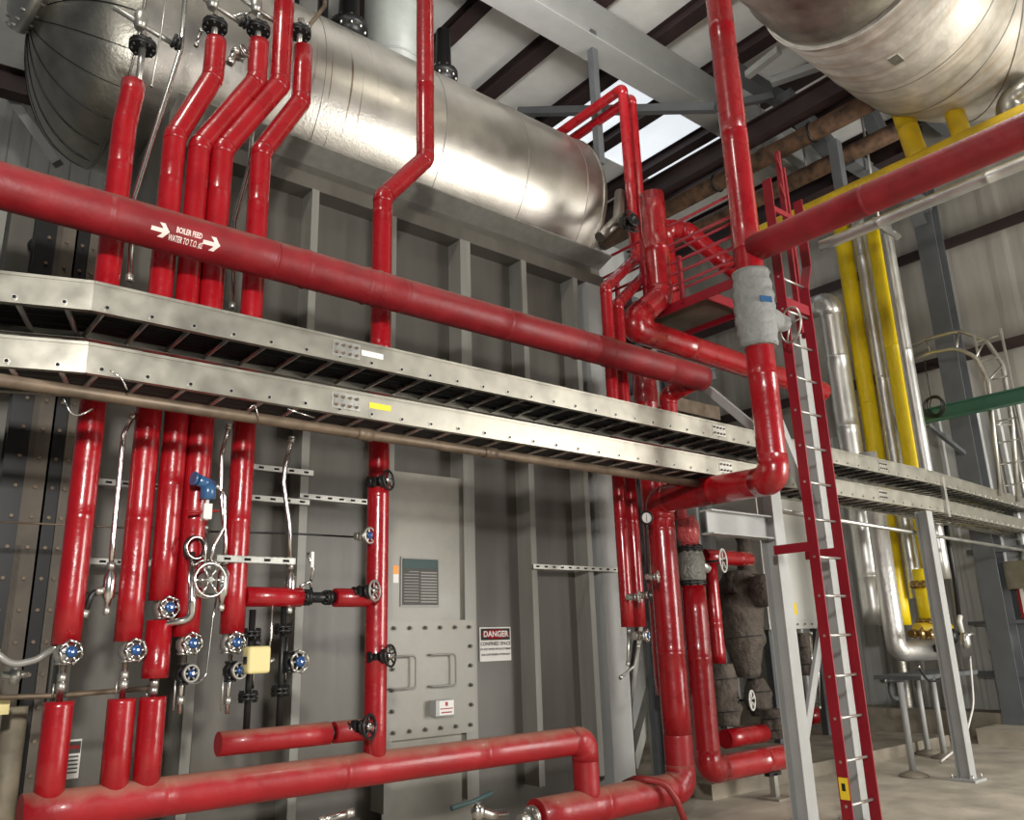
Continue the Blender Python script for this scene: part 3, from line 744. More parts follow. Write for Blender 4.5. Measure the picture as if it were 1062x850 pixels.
MB().torus(c2+Vector((.004, -.018, 0)), (.2, -1, 0), .062, .007, 28, 8).build('ring', CHR, t)
c3 = on(216, 506, 'Y', PY-.15)
t = thing('pressure_transmitter', 'blue pressure transmitter head on a silver manifold against the fourth riser', 'instrument', c3)
MB().cyl(c3+Vector((-.075, -.02, .04)), c3+Vector((.03, .02, .02)), .034, 20).lathe(c3+Vector((-.085, -.024, .044)), (-1, -.2, .1), [(0, .04), (.018, .04)], 20).build('blue_head', BLUE, t)
MB().lathe(c3+Vector((0, 0, .03)), (0, 0, -1), [(0, .03), (.03, .045), (.09, .045), (.1, .03)], 20).build('blue_body', BLUE, t)
MB().obox(c3+Vector((0, 0, -.14)), (.024, 0, 0), (0, .024, 0), (0, 0, .045)).cyl(c3+Vector((0, 0, -.19)), c3+Vector((0, 0, -.06)), .011, 8).build('manifold', WHITE, t)
MB().cyl(c3+Vector((-.11, .0, -.15)), c3+Vector((.07, 0, -.13)), .008, 8).build('needle_stem', REDS, t)
def tubeobj(name, label, cat, pix, Y, r, m, R=.04, group=None, n=10, ends=True):
    pts = [on(*(p[:2]), 'Y', p[2] if len(p) > 2 else Y) for p in pix]
    path = fillet(pts, R)
    name = {'tube': 'thin_tube', 'hose': 'flexible_hose', 'wire': 'loose_wire', 'pipe': 'small_pipe', 'fitting': 'pipe_fitting', 'cable': 'hanging_cable'}.get(cat, name)
    t = thing(name, label, cat, pts[0], group)
    MB().tube(path, r, n).build('tube', m, t)
    if ends:
        for a, b in ((pts[0], pts[1]), (pts[-1], pts[-2])):
            d = (b-a).normalized(); MB().lathe(a, d, [(0, r*1.5), (r*2.5, r*1.5)], 6).build('end_fitting', GAL, t)
    return t
tubeobj('conduit', 'thin silver tube looping down from the blue transmitter to the silver handwheel', 'tube', [(224, 503), (233, 512), (233, 545), (222, 565), (216, 590)], PY-.13, .010, CHR)
tubeobj('conduit', 'straight silver tube below the white manifold of the blue transmitter', 'tube', [(214, 545), (213, 570), (212, 592)], PY-.14, .008, CHR)
tubeobj('conduit', 'silver conduit between fourth and fifth risers, hooked at its top', 'conduit', [(238, 440), (230, 470), (229, 512), (234, 560), (233, 585)], PY-.05, .013, CHR)
def sealfit(px, py0, py1, Y, lb):
    A = xy(px, (py0+py1)/2, Y); z0, z1 = zat(A, py1), zat(A, py0)
    t = thing('conduit_fitting', lb, 'fitting', P(A, z0))
    MB().lathe(P(A, z0), (0, 0, 1), [(0, .016), (.03, .02), (.05, .034), (z1-z0-.05, .034), (z1-z0-.02, .018), (z1-z0, .016)], 14).build('sealing_body', CHR, t)
    MB().lathe(P(A, z0-.05), (0, 0, 1), [(0, .012), (.012, .02), (.03, .02), (.05, .012)], 10).build('plug', GAL, t)
sealfit(231, 585, 625, PY-.06, 'silver cigar shaped conduit fitting between fourth and fifth risers')
tubeobj('conduit', 'curved silver conduit in front of the middle stiffener, bowing left', 'conduit', [(303, 453), (296, 480), (294, 500), (300, 545), (301, 590)], PY-.0, .015, CHR)
sealfit(301, 590, 628, PY-.0, 'silver cigar shaped conduit fitting below the bowed conduit')
tubeobj('conduit', 'silver conduit between first and second risers, hooked at its top', 'conduit', [(139, 428), (128, 450), (123, 500), (117, 560), (115, 590)], PY-.0, .015, CHR)
sealfit(113, 588, 628, PY-.0, 'silver cigar shaped conduit fitting between first and second risers')
tubeobj('conduit', 'black flexible elbow left of the conduit fitting by the first riser', 'conduit', [(107, 612), (96, 614), (86, 640)], PY, .016, IRON, R=.06)
tubeobj('conduit', 'silver conduit climbing steeply left of the second riser up to the drum', 'conduit', [(134, 292), (139, 205), (188, 50), (193, -20)], PY, .017, CHR, R=.1)
tubeobj('conduit', 'thin silver tube right of the leftmost riser top', 'tube', [(157, 90), (168, 30), (174, -20)], PY, .007, GAL)
tubeobj('conduit', 'silver conduit bending up behind the fifth riser', 'conduit', [(241, 320), (243, 230), (258, 175), (262, 130)], PY+.12, .016, CHR, R=.08)
tubeobj('conduit', 'thin impulse tube hanging low behind the fourth and fifth risers', 'tube', [(226, 610), (221, 640), (214, 700), (205, 708), (190, 708)], PY+.1, .006, CHR)
tubeobj('conduit', 'thin impulse tube from the cream actuator up to the bowed conduit', 'tube', [(283, 612), (281, 660), (278, 682)], PY-.02, .007, CHR)
tubeobj('conduit', 'thin brown line crossing behind the leftmost red risers', 'tube', [(-20, 540), (130, 547), (200, 548)], PY+.3, .006, BROWNP)
tubeobj('conduit', 'thin dark tube running right to the small silver handwheel valve', 'tube', [(215, 551), (300, 553), (374, 557)], PY+.15, .007, IRON)
tubeobj('conduit', 'brown thin conduit crossing the foot of the three left stubs', 'conduit', [(-30, 724), (60, 721), (160, 713)], PY+.1, .014, BROWNP)
tubeobj('conduit', 'grey flexible hose sagging to the leftmost riser valve', 'hose', [(-10, 672), (12, 690), (38, 684), (62, 668)], PY+.02, .018, GCOND, R=.1)

# strut channels
def strut(px0, py0, px1, py1, Y, lb):
    a = on(px0, py0, 'Y', Y); b = on(px1, py1, 'Y', Y); b.z = a.z = (a.z+b.z)/2
    t = thing('strut_channel', lb, 'channel', a, 'slotted strut channels on the boiler front')
    MB().prism(a, b, [(-.02, .02), (.02, .02), (.02, -.02), (.005, -.02), (.005, -.017), (.017, -.017), (.017, .017), (-.02, .017)], up=(0, -1, 0)).box(a.x, b.x, Y-.02, Y+.02, a.z+.018, a.z+.021).box(a.x, b.x, Y-.02, Y+.02, a.z-.021, a.z-.018).build('channel', GAL, t)
    mb = MB(); n = max(2, int((b.x-a.x)/.1))
    for i in range(n):
        x = a.x+(i+.5)*(b.x-a.x)/n; mb.box(x-.02, x+.02, Y-.0225, Y-.021, a.z-.008, a.z+.008)
    mb.build('painted_slots', DARK, t)  # black boxes on the surface paint the shade of the openings
strut(262, 484, 324, 491, 5.963, 'slotted strut channel right of the fifth riser, topmost')
strut(258, 517, 320, 520, 5.963, 'slotted strut channel right of the fifth riser, second from the top')
strut(310, 513, 382, 522, 5.963, 'slotted strut channel reaching the middle red riser')
strut(224, 578, 305, 583, PY-.06, 'slotted strut channel across the fifth riser at the silver fitting')
strut(66, 498, 172, 504, 5.963, 'slotted strut channel behind the left three risers, upper')
strut(56, 581, 170, 584, 5.963, 'slotted strut channel behind the left three risers, lower')
strut(552, 587, 640, 591, BY-.25, 'slotted strut channel across the right end of the boiler front')

# flanged nozzles under the drum front with their stems
for i, (px, py, lb) in enumerate(((148, 48, 'black flange pair on a stem above the leftmost riser'), (223, 27, 'black flange pair above the second riser'), (268, 31, 'black flange pair above the third riser'), (311, 34, 'black flange pair above the fifth riser'))):
    A = xy(px, py, PY); t = thing('flanged_joint', lb, 'fitting', P(A, zat(A, py)))
    mb = MB(); flange(mb, P(A, zat(A, py)), (0, 0, 1), .085, .022, 8); mb.build('flange', IRON, t)
    MB().cyl(P(A, zat(A, py+(52 if i == 0 else 16))), P(A, zat(A, py-14)), .022, 12).build('stem', GAL, t)
    y2 = py-16
    z = zat(A, y2)
    if i < 3:
        mb = MB().lathe((A[0]-.03, A[1], z), (0, 0, 1), [(0, .03), (.04, .045), (.1, .045), (.14, .03)], 14).cyl((A[0]-.2, A[1], z+.08), (A[0]+.22, A[1]+.02, z+.0), .018, 10)
        mb.build('instrument_tee', GAL, t)
        MB().lathe((A[0]+.18, A[1], z+.02), (1, 0, -.2), [(0, .05), (.02, .05), (.02, .03), (.03, .03), (.03, .05), (.05, .05)], 12).build('union', IRON, t)
for (a, b, r, lb) in (((209, 30), (203, 48), .011, 'slanting bright bolt rod left of the second riser flange'), ((246, 50), (238, 66), .02, 'small silver handle valve under the drum between second and third risers')):
    tubeobj('conduit', lb, 'fitting', [a, b], PY, r, CHR)
tubeobj('conduit', 'thin crossing tube linking the flanges at the top of the risers', 'tube', [(238, 18), (262, 12), (282, 22), (300, 8)], PY+.05, .009, CHR)
tubeobj('conduit', 'short upright chrome tube above the third riser flange', 'tube', [(268, 20), (270, -20)], PY, .014, CHR)
tubeobj('conduit', 'brown pipe bending down from the frame top beside the drum', 'pipe', [(336, -10), (337, 6), (318, 30)], PY+1.1, .02, BROWNP)
for (px, py, lb) in ((246, 58, 'small silver handwheel valve between the second and third risers, at the drum'), (309, 30, 'silver handwheel valve peeping out behind the fourth riser top')):
    valve(lb, on(px, py, 'Y', PY+.1), (.5, -.8, .3), .05, .07, GAL, GAL, .035, 'globe_valve')

# ================================================================== CABLE TRAYS
def cable_tray(ztop, label, seedy):
    Y0, W, HR = 4.2, .46, .152
    xb = xat(98 if seedy else 92, Y0, ztop)
    th = math.radians(19)
    L0 = Vector((-math.cos(th), math.sin(th), 0))
    x2 = xat(966, Y0, ztop)
    d2 = Vector((math.cos(math.radians(4)), math.sin(math.radians(4)), 0))
    front = [Vector((xb, Y0, 0))+L0*1.6, Vector((xb, Y0, 0)), Vector((x2, Y0, 0)), Vector((x2, Y0, 0))+d2*5.5]
    dirs = [-L0, Vector((1, 0, 0)), d2]
    def nrm(d): return Vector((-d.y, d.x, 0))
    offs = []
    for i, p in enumerate(front):
        if i == 0: n = nrm(dirs[0])
        elif i == 3: n = nrm(dirs[2])
        else:
            n = (nrm(dirs[i-1])+nrm(dirs[i])).normalized(); n = n/(n.dot(nrm(dirs[i])))
        offs.append(p+n*W)
    t = thing('cable_tray', label, 'cable tray', (xb, Y0, ztop-HR))
    def rail(path, side, nm):
        mb = MB()
        for a, b in zip(path, path[1:]):
            a = a+Vector((0, 0, ztop)); b = b+Vector((0, 0, ztop)); s = side
            # C-channel: web, top lip, bottom lip
            mb.prism(a, b, [(0, 0), (0, -HR), (-.035*s, -HR), (-.035*s, -HR+.004), (-.004*s, -HR+.004), (-.004*s, -.004), (-.03*s, -.004), (-.03*s, 0)])
            mb.prism(a, b, [(.006*s, .004), (.006*s, -.012), (-.03*s, -.001), (-.03*s, .004)])
        return mb.build(nm, TRAY, t)
    fr = rail(front, 1, 'front_rail'); rr = rail(offs, -1, 'rear_rail')
    # rungs; a black disc paints the shade of each open end
    zr = ztop-HR+.028; cnt = 0
    def rung(p, q):
        nonlocal cnt
        cnt += 1
        if cnt > 98: return
        d = (q-p).normalized()
        mb = MB().use(GAL); mb.cyl(p-d*.006, q, .0135, 10); mb.use(DARK); mb.cyl(p-d*.0075, p-d*.006, .009, 10)
        mb.build('rung', None, t)
    x = xb+.07
    while x < x2-.05: rung(Vector((x, Y0, zr)), Vector((x, Y0+W, zr))); x += .2145
    k = .12
    while k < 1.5:
        p = front[1]+L0*k; rung(Vector((p.x, p.y, zr)), Vector((p.x, p.y, zr))+nrm(dirs[0])*W); k += .2145
    k = .1
    while k < 5.3:
        p = front[2]+d2*k; rung(Vector((p.x, p.y, zr)), Vector((p.x, p.y, zr))+nrm(d2)*W); k += .2145
    # splice plates with bolts
    for px in (359, 745 if seedy else 752, 915):
        xs = xat(px, Y0, ztop-.07)
        s_ = MB().box(xs-.09, xs+.09, Y0-.008, Y0, ztop-HR+.03, ztop-.025).build('splice_plate', GAL, t)
        for i in range(4):
            for j in range(2): MB().cyl((xs-.066+.044*i, Y0-.008, ztop-.05-.05*j), (xs-.066+.044*i, Y0-.02, ztop-.05-.05*j), .009, 6).build('bolt', BROWNP, s_)
    p = front[1]+L0*.55; 
    s_ = MB().obox(Vector((p.x, p.y, ztop-.075))+nrm(L0)*.005, L0*.08, nrm(L0)*.004, (0, 0, .06)).build('splice_plate', RUST, t)
    xs = xat(384 if seedy else 392, Y0, ztop-.07)
    MB().box(xs-.06, xs+.09, Y0-.0025, Y0, ztop-.085, ztop-.05).build('maker_label', YLAB if not seedy else WHITE, t)
    # cables lying in the tray
    for j in range(8):
        yy = .04+j*.053; pth = []
        for i in range(60):
            x = xb+.1+(x2-xb-.1)*i/59
            pth.append(Vector((x, Y0+yy+.02*noise.noise(Vector((x*1.3, j*5, ztop))), zr+.03+.008*noise.noise(Vector((x*2, j, 3))))))
        lft = [front[1]+L0*1.5+nrm(dirs[0])*yy, front[1]+L0*.8+nrm(dirs[0])*yy]
        for v in lft: v.z = zr+.03
        rgt = front[2]+d2*5.2+nrm(d2)*yy; rgt.z = zr+.03
        c = MB().tube(lft+pth+[rgt], .025+.003*(j % 3), 8).build('power_cable', CABL)
        tag(c, '%s black cable behind the front rail of the %s cable tray' % (('first', 'second', 'third', 'fourth', 'fifth', 'sixth', 'seventh', 'rearmost')[j], 'upper' if seedy else 'lower'), 'cable', 'cables in the %s tray' % ('upper' if seedy else 'lower'))
    return t
TT1, TT2 = 3.335, 3.012
cable_tray(TT1, 'upper aluminium ladder cable tray running the whole width of the picture', True)
cable_tray(TT2, 'lower aluminium ladder cable tray running under the first one', False)
# brown conduit under the lower tray
a = on(450, 461, 'Y', 4.3)
t = thing('long_conduit', 'long brown rusty conduit running just under the lower cable tray', 'conduit', (.0, 4.3, a.z))
MB().tube([(-1, 4.3, a.z), (xat(380, 4.3, a.z), 4.3, a.z), (xat(760, 4.3, a.z), 4.3, a.z)], .032, 16).build('tube', BROWNP, t)
for px in (378, 508): MB().lathe((xat(px, 4.3, a.z), 4.3, a.z), (1, 0, 0), [(-.05, .038), (.05, .038)], 16).build('coupling', BROWNP, t)
zz_ = on(930, 545, 'Y', 4.25).z
t = thing('long_conduit', 'pale conduit under the right half of the lower cable tray', 'conduit', (7, 4.25, zz_))
MB().cyl((xat(800, 4.25, zz_), 4.25, zz_), (14.5, 4.6, zz_-.05), .022, 12).build('tube', GAL, t)
tubeobj('conduit', 'dark thin tube loop dangling between the two cable trays at the left', 'tube', [(45, 316), (60, 318), (57, 324)], 4.5, .008, CHR)
for i, pix in enumerate(([(114, 384), (126, 392), (132, 404)], [(258, 424), (264, 418), (268, 432)], [(66, 414), (76, 434), (96, 424)], [(298, 424), (326, 433)])):
    tubeobj('conduit', ('thin bright wire drooping under the lower tray, above the second riser', 'thin bright wire hooked under the lower tray, above the fifth riser', 'thin white wire looped in front of the leftmost riser under the tray', 'thin bright wire ending in a clip under the lower tray, centre left')[i], 'wire', pix, 4.195, .004, CHR, ends=False)

# ================================================================== STEEL FRAME, LADDER, PLATFORM
def column(A, z0, z1, W, lb, m=COLG, base=True, up=(0, 1, 0), name='steel_column'):
    t = thing(name, lb, 'column', P(A, z0))
    MB().ibeam(P(A, z0), P(A, z1), W, W, .012, up=up).build('shaft', m, t)
    if base:
        MB().box(A[0]-W, A[0]+W, A[1]-W, A[1]+W, 0, .025).build('base_plate', m, t)
        mb = MB()
        for i in (-1, 1):
            for j in (-1, 1): mb.cyl((A[0]+i*W*.75, A[1]+j*W*.75, .02), (A[0]+i*W*.75, A[1]+j*W*.75, .07), .012, 8)
        mb.build('anchor_bolts', GAL, t)
    return t
C1 = (6.42, 4.17)
column(C1, 0, 2.78, .15, 'light grey steel column under the trays, left of the red ladder')
C2 = (6.95, 4.0)
column(C2, 0, 4.75, .15, 'light grey steel column standing directly behind the red ladder')
C3 = (9.60, 4.25)
column(C3, 0, 2.84, .14, 'light grey steel column with base plate at the right, carrying the trays')
t = thing('tray_hanger', 'pale upright channel bolted across both trays above the right column', 'bracket', (9.2, 4.1, 2.9))
A = xy(979, 510, 4.205)
MB().prism(P(A, zat(A, 536)), P(A, zat(A, 494)), [(-.03, -.02), (.03, -.02), (.03, .02), (-.03, .02)], up=(0, 1, 0)).build('channel', GAL, t)
zb_ = zat(C1, 548)
mb = MB().ibeam((xat(733, 4.17, zb_), 4.17, zb_), (C1[0]-.07, 4.17, zb_), .12, .2, .012)
tag(mb.build('cross_beam', COLG), 'short light grey beam end left of the column under the trays', 'beam')
def brace(a, b, lb, w=.08, m=COLG, up=(0, 1, 0)):
    mb = MB().prism(a, b, [(-w/2, -w/2), (w/2, -w/2), (w/2, -w/2+.01), (-w/2+.01, -w/2+.01), (-w/2+.01, w/2), (-w/2, w/2)], up)
    return tag(mb.build('diagonal_brace', m), lb, 'brace')
brace((C1[0]+.06, 4.2, .55), (C2[0]+.05, 4.05, 2.0), 'light grey brace rising right from the foot of the left column')
brace(on(789, 395, 'Y', 4.05), on(848, 540, 'Y', 4.05), 'light grey brace slanting down behind the big red downpipe to the ladder')
brace(on(735, 404, 'Y', 5.0), on(790, 450, 'Y', 4.4), 'light grey brace above the upper tray behind the big red pipe')
mb = MB().ibeam(on(690, 400, 'Y', 5.4), on(742, 388, 'Y', 5.0), .1, .12)
tag(mb.build('cross_beam', COLD), 'dark beam end at the end of the stencilled feed pipe', 'beam')

# ladder
LY = 3.6
lad = thing('red_ladder', 'tall red steel access ladder with slim rungs at the right', 'ladder', (6.27, LY, 0))
lx0, lx1 = xat(880, LY, .2), xat(908, LY, .2)
ztopL = zat((lx0, LY), 186); ztR = zat((lx1, LY), 205)
zk = zat((lx1, LY), 300)
xr2 = xat(825, LY, zat((lx1+.13, LY), 200))
for (xa, xt, zt_) in ((lx0, lx0, ztopL), (lx1, lx1+.10, ztR)):
    mb = MB(); mb.box(xa-.006, xa+.006, LY-.045, LY+.045, 0, zk)
    if xt == xa: mb.box(xa-.006, xa+.006, LY-.045, LY+.045, zk, zt_)
    else:
        mb.prism((xa, LY, zk), (xt, LY, zk+.25), [(-.045, -.006), (.045, -.006), (.045, .006), (-.045, .006)], up=(1, 0, 0)); mb.box(xt-.006, xt+.006, LY-.045, LY+.045, zk+.25, zt_)
    mb.build('side_rail', REDM, lad)
z = .3
while z < 4.6:
    MB().cyl((lx0-.008, LY, z), (lx1+.008, LY, z), .011, 10).build('rung', GAL, lad); z += .305
for z in (1.95, 2.02):
    pass
zbk = zat((lx0, LY), 561)
MB().box(lx0-.008, lx0+.002, LY+.0, LY+.36, zbk-.075, zbk+.0).build('standoff_bracket', REDM, lad)
MB().box(lx1-.004, lx1+.006, LY, LY+.32, zbk-.105, zbk-.03).build('standoff_bracket', REDM, lad)
z = zat((lx1, LY), 319); MB().box(lx0, lx1, LY-.03, LY+.03, z-.09, z).build('top_cross_bar', REDM, lad)
z = zat((lx1, LY), 225); MB().box(lx0+.02, lx1+.1, LY-.01, LY+.01, z-.05, z).build('top_cross_bar', REDM, lad)
zz0 = zat((lx0, LY), 830)
o = MB().box(lx0-.0085, lx0-.006, LY-.04, LY+.035, zat((lx0, LY), 829), zat((lx0, LY), 806)).build('warning_label', YLAB, lad)
MB().box(lx0-.0095, lx0-.0085, LY-.015, LY+.015, zat((lx0, LY), 820), zat((lx0, LY), 812)).build('label_symbol', BLK, o)

# platform
PX0, PZ = 6.6, 4.95
plat = thing('access_platform', 'red edged grating platform with handrails behind the big red pipe', 'platform', (7.2, 5.5, PZ))
def bar(a, b, w_, h_, m, nm, par=plat, up=(0, 0, 1)):
    MB().prism(a, b, [(-w_/2, -h_/2), (w_/2, -h_/2), (w_/2, h_/2), (-w_/2, h_/2)], up).build(nm, m, par)
bar((PX0, 4.15, PZ), (PX0, 8.5, PZ), .02, .10, REDM, 'stringer')
bar((PX0+.7, 4.75, PZ), (PX0+.7, 8.5, PZ), .02, .10, REDM, 'stringer')
bar((PX0, 4.75, PZ), (PX0+.7, 4.75, PZ), .02, .10, REDM, 'end_stringer')
mb = MB()
for i in range(23): mb.box(PX0+.02+i*.029, PX0+.024+i*.029, 4.77, 8.4, PZ, PZ+.035)
for i in range(20): mb.box(PX0+.02, PX0+.68, 4.77+i*.19, 4.777+i*.19, PZ+.01, PZ+.03)
mb.build('grating', GRATE, plat)
for Y in (4.2, 5.05, 5.55, 6.6, 8.4):
    bar((PX0, Y, PZ), (PX0, Y, PZ+(.95 if Y != 5.05 else .55)), .04, .04, REDM, 'rail_post', up=(0, 1, 0))
for z in (.24, .37, .50, .72, .95):
    MB().cyl((PX0, 4.2, PZ+z), (PX0, 8.5, PZ+z), .017, 8).build('hand_rail', REDM, plat)
for Y in (4.8, 6.6, 8.4): bar((PX0+.7, Y, PZ), (PX0+.7, Y, PZ+1.07), .045, .045, REDM, 'rail_post', up=(0, 1, 0))
for z in (.55, 1.07): MB().cyl((PX0+.7, 4.8, PZ+z), (PX0+.7, 8.5, PZ+z), .017, 8).build('hand_rail', REDM, plat)
bar((6.6, 3.75, 4.2), (6.6, 3.75, 6.1), .03, .05, REDM, 'gate_post', up=(0, 1, 0))
bar((6.75, 3.8, 4.2), (6.75, 3.8, 6.0), .03, .05, REDM, 'gate_post', up=(0, 1, 0))
for z in (5.25, 5.6, 5.9): bar((6.35, 3.62, z), (6.75, 3.8, z), .01, .05, REDM, 'gate_bar')
# lower brown gratings / dark floor steel seen under the platform
pl2 = thing('service_walkway', 'brown grating walkway under the red platform, behind the thick red pipe', 'walkway', (6.9, 6.4, 4.1))
mb = MB()
for i in range(40): mb.box(6.7+i*.03, 6.705+i*.03, 5.7, 9.0, 4.1, 4.14)
for i in range(26): mb.box(6.7, 7.9, 5.7+i*.125, 5.708+i*.125, 4.1, 4.13)
mb.build('grating', GRATE, pl2)
bar((6.68, 5.7, 4.08), (6.68, 9, 4.08), .02, .16, COLG, 'edge_channel', pl2)
bar((6.68, 5.68, 4.08), (7.92, 5.68, 4.08), .02, .16, BROWNP, 'edge_channel', pl2)

# ================================================================== CLOTH WRAPPED VALVE ON THE LOOP PIPE
vz0, vz1 = zat(MA, 361), zat(MA, 283)
t = thing('wrapped_valve', 'valve bundled in grey cloth on the big red vertical pipe, wheel at its right', 'valve', (MA[0], MA[1], (vz0+vz1)/2))
mb = MB(); pts = []
for i in range(22): pts.append(Vector((MA[0], MA[1], vz0+(vz1-vz0)*i/21)))
mb.tube(pts, .15, 40, rf=lambda t_, p_: .142+.022*math.sin(PI*t_)+.006*math.sin(t_*40), wob=.05)
mb.build('cloth_jacket', CLOTH, t)
hw = on(803, 340, 'Y', MA[1]-.0)
hc_ = Vector((MA[0]+.30, MA[1]-.12, hw.z))
mb = MB(); base = Vector((MA[0]+.08, MA[1]-.04, hw.z+.02)); mb.tube([base.lerp(hc_, i/8) for i in range(8)], .1, 24, rf=lambda t_, p_: .125-.07*t_, wob=.12)
mb.build('bonnet_cloth', CLOTH, t)
wheel(MB(), hc_, (1, -.45, .0), .145, .009, 3).build('handwheel', GAL, t)
for z in (vz0+.02, vz1-.02): MB().torus((MA[0], MA[1], z), (0, 0, 1), .146, .007, 36, 6).build('tie_strap', CLOTH, t)
o = MB().obox((MA[0]-.062, MA[1]-.150, (vz0+vz1)/2+.03), (.05, -.02, 0), (.002, .004, 0), (0, 0, .025)).build('name_tag', BLUE, t)

# ================================================================== VALVES AROUND THE DOWNPIPES
c = on(710, 585, 'Y', 5.15); A = (R2A[0], R2A[1])
t = thing('wrapped_valve', 'foil wrapped valve on top of the big downpipe beside the loop pipe', 'valve', (A[0], A[1], zat(A, 600)))
MB().tube([P(A, zat(A, 610)+i*(zat(A, 568)-zat(A, 610))/10) for i in range(11)], .12, 24, rf=lambda t_, p_: .10+.03*math.sin(PI*t_), wob=.2).build('foil_body', GREYW, t)
flange(mb := MB(), P(A, zat(A, 604)), (0, 0, 1), .13, .02, 10); mb.build('flange', IRON, t)
flange(mb := MB(), P(A, zat(A, 569)), (0, 0, 1), .13, .02, 10); mb.build('flange', IRON, t)
MB().tube([P(A, zat(A, 568)), P(A, zat(A, 556)), P(A, zat(A, 545)), (A[0]-.03, A[1], zat(A, 536))], .1, 20, rf=lambda t_, p_: .075+.04*math.sin(PI*t_), wob=.25).build('red_wrap', REDB, t)
MB().tube([(A[0]+.1, A[1], zat(A, 582)), (A[0]+.22, A[1]-.03, zat(A, 590))], .04, 12, wob=.3).build('side_foil', FOIL, t)
def gwheel(px, py, Y, R, ax, lb, m=WHT, stem_=.2, r=.011, sp=5):
    c = on(px, py, 'Y', Y); ax = Vector(ax).normalized()
    t = thing('handwheel_valve', lb, 'valve', c)
    wheel(MB(), c, ax, R, r, sp).build('handwheel', m, t)
    MB().cyl(c-ax*stem_, c+ax*.03, .014, 10).lathe(c-ax*stem_, ax, [(0, .05), (.03, .05), (.06, .03)], 14).build('stem', IRON, t)
gwheel(750, 581, 5.7, .125, (.35, -1, 0), 'large silver five spoke handwheel in front of the brown wrapped body', stem_=.28)
gwheel(780, 726, 5.7, .1, (.35, -1, 0), 'white handwheel low down, between the brown wrapped valves')
# brown wrapped bodies
def wrapped(px, ys, rs, Y, lb, amp=.16, lean=0):
    t = thing('insulation_blanket', lb, 'insulation', on(px, ys[-1], 'Y', Y))
    A = xy(px, (ys[0]+ys[-1])/2, Y); pts = []; 
    zs = [zat(A, y) for y in ys]
    N_ = 26
    def rr(t_, p_):
        k = t_*(len(rs)-1); i = min(int(k), len(rs)-2); return rs[i]+(rs[i+1]-rs[i])*(k-i)
    pts = []
    for i in range(N_):
        k = i/(N_-1)*(len(zs)-1); j = min(int(k), len(zs)-2); pts.append(Vector((A[0]+lean*i/N_, A[1], zs[j]+(zs[j+1]-zs[j])*(k-j))))
    MB().tube(pts, .1, 28, rf=rr, wob=amp).build('blanket', BLANK, t)
    mb = MB()
    for i in (8, 18): mb.torus(pts[i], (0, .1, 1), rr(i/(N_-1), 0)*1.03, .006, 24, 6)
    mb.build('tie_straps', IRON, t)
    return t
wrapped(770, (592, 610, 635, 665, 702), (.16, .27, .25, .24, .13), 6.25, 'bulky brown insulation blanket around the tall valve body behind the grey column')
wrapped(772, (540, 552, 562, 580, 596), (.1, .13, .09, .1, .14), 6.4, 'dark flanged valve top above the brown blanket')
wrapped(752, (688, 705, 735, 752), (.11, .15, .17, .12), 6.0, 'dark brown blanket wrapped elbow low behind the second downpipe')
wrapped(786, (703, 718, 732, 742), (.1, .17, .16, .1), 6.3, 'brown bundle beside the low white handwheel')
wrapped(803, (735, 750, 765), (.12, .17, .12), 6.0, 'tan cloth bundle at the end of the short low red pipe')
bpy.context.view_layer.update()
MB().blob(on(792, 612, 'Y', 5.9), .2, .2, .2).build('tmp', BLANK).name = 'insulation_blanket'
tag(bpy.data.objects[[o.name for o in COL.objects if o.name.startswith('insulation_blanket') and 'label' not in o][0]], 'round brown blanket bonnet right of the silver handwheel', 'insulation')
# gauge and small valves along the loop
c = on(669, 537, 'Y', 4.75)
t = thing('pressure_gauge', 'round white faced pressure gauge left of the loop pipe elbow', 'gauge', c)
ga = Vector((-.45, -1, -.1)).normalized()
MB().lathe(c, ga, [(0, .055), (.03, .058), (.04, .058), (.04, .05), (.03, .05)], 28, cap=False).lathe(c, ga, [(-.03, .05), (0, .055)], 28).torus(c+ga*.036, ga, .053, .009, 28, 8).build('case', IRON, t)
MB().lathe(c+ga*.03, ga, [(0, .051), (.002, .051)], 28).build('dial', WHITE, t)
MB().obox(c+ga*.034, (.003, 0, 0), ga*.001, (0, 0, .035)).build('needle', BLK, t)
MB().tube([c+Vector((.02, .03, 0)), c+Vector((.06, .05, -.08)), c+Vector((.04, .05, -.55))], .012, 8).build('siphon_tube', IRON, t)
for (px, py, Y, lb, wm) in ((674, 598, 4.8, 'small silver handwheel valve left of the loop pipe below the gauge', GAL), (654, 619, 4.84, 'small grey handwheel valve on the twin pipes', GCOND), (666, 617, 4.86, 'small dark handwheel valve right beside the twin pipes', IRON)):
    valve(lb, on(px, py, 'Y', Y), (.5, -.85, 0), .045, .07, GAL, wm, .03, 'globe_valve')
valve('steel valve with blue badge under the twin pipes', on(662, 659, 'Y', 4.9), (.4, -.9, 0), .05, .08, GAL, CHR, .04, 'globe_valve', badge=BLUET)
for px, py in ((648, 647), (661, 647)):
    A = xy(px, py, TY); MB()
A = T1
tubeobj('conduit', 'thin vertical drain tubes under the twin pipes', 'tube', [(652, 652), (651, 690)], TY, .012, GAL)
tubeobj('conduit', 'thin grey hose curling left under the twin pipes', 'hose', [(662, 668), (658, 690), (643, 703)], TY, .012, GCOND)
valve('black and chrome handwheel valve on the twin pipes at the drum end', on(651, 232, 'Y', 5.74), (-.1, -1, 0), .13, .06, IRON, IRON, .075, 'gate_valve', spokes=6)
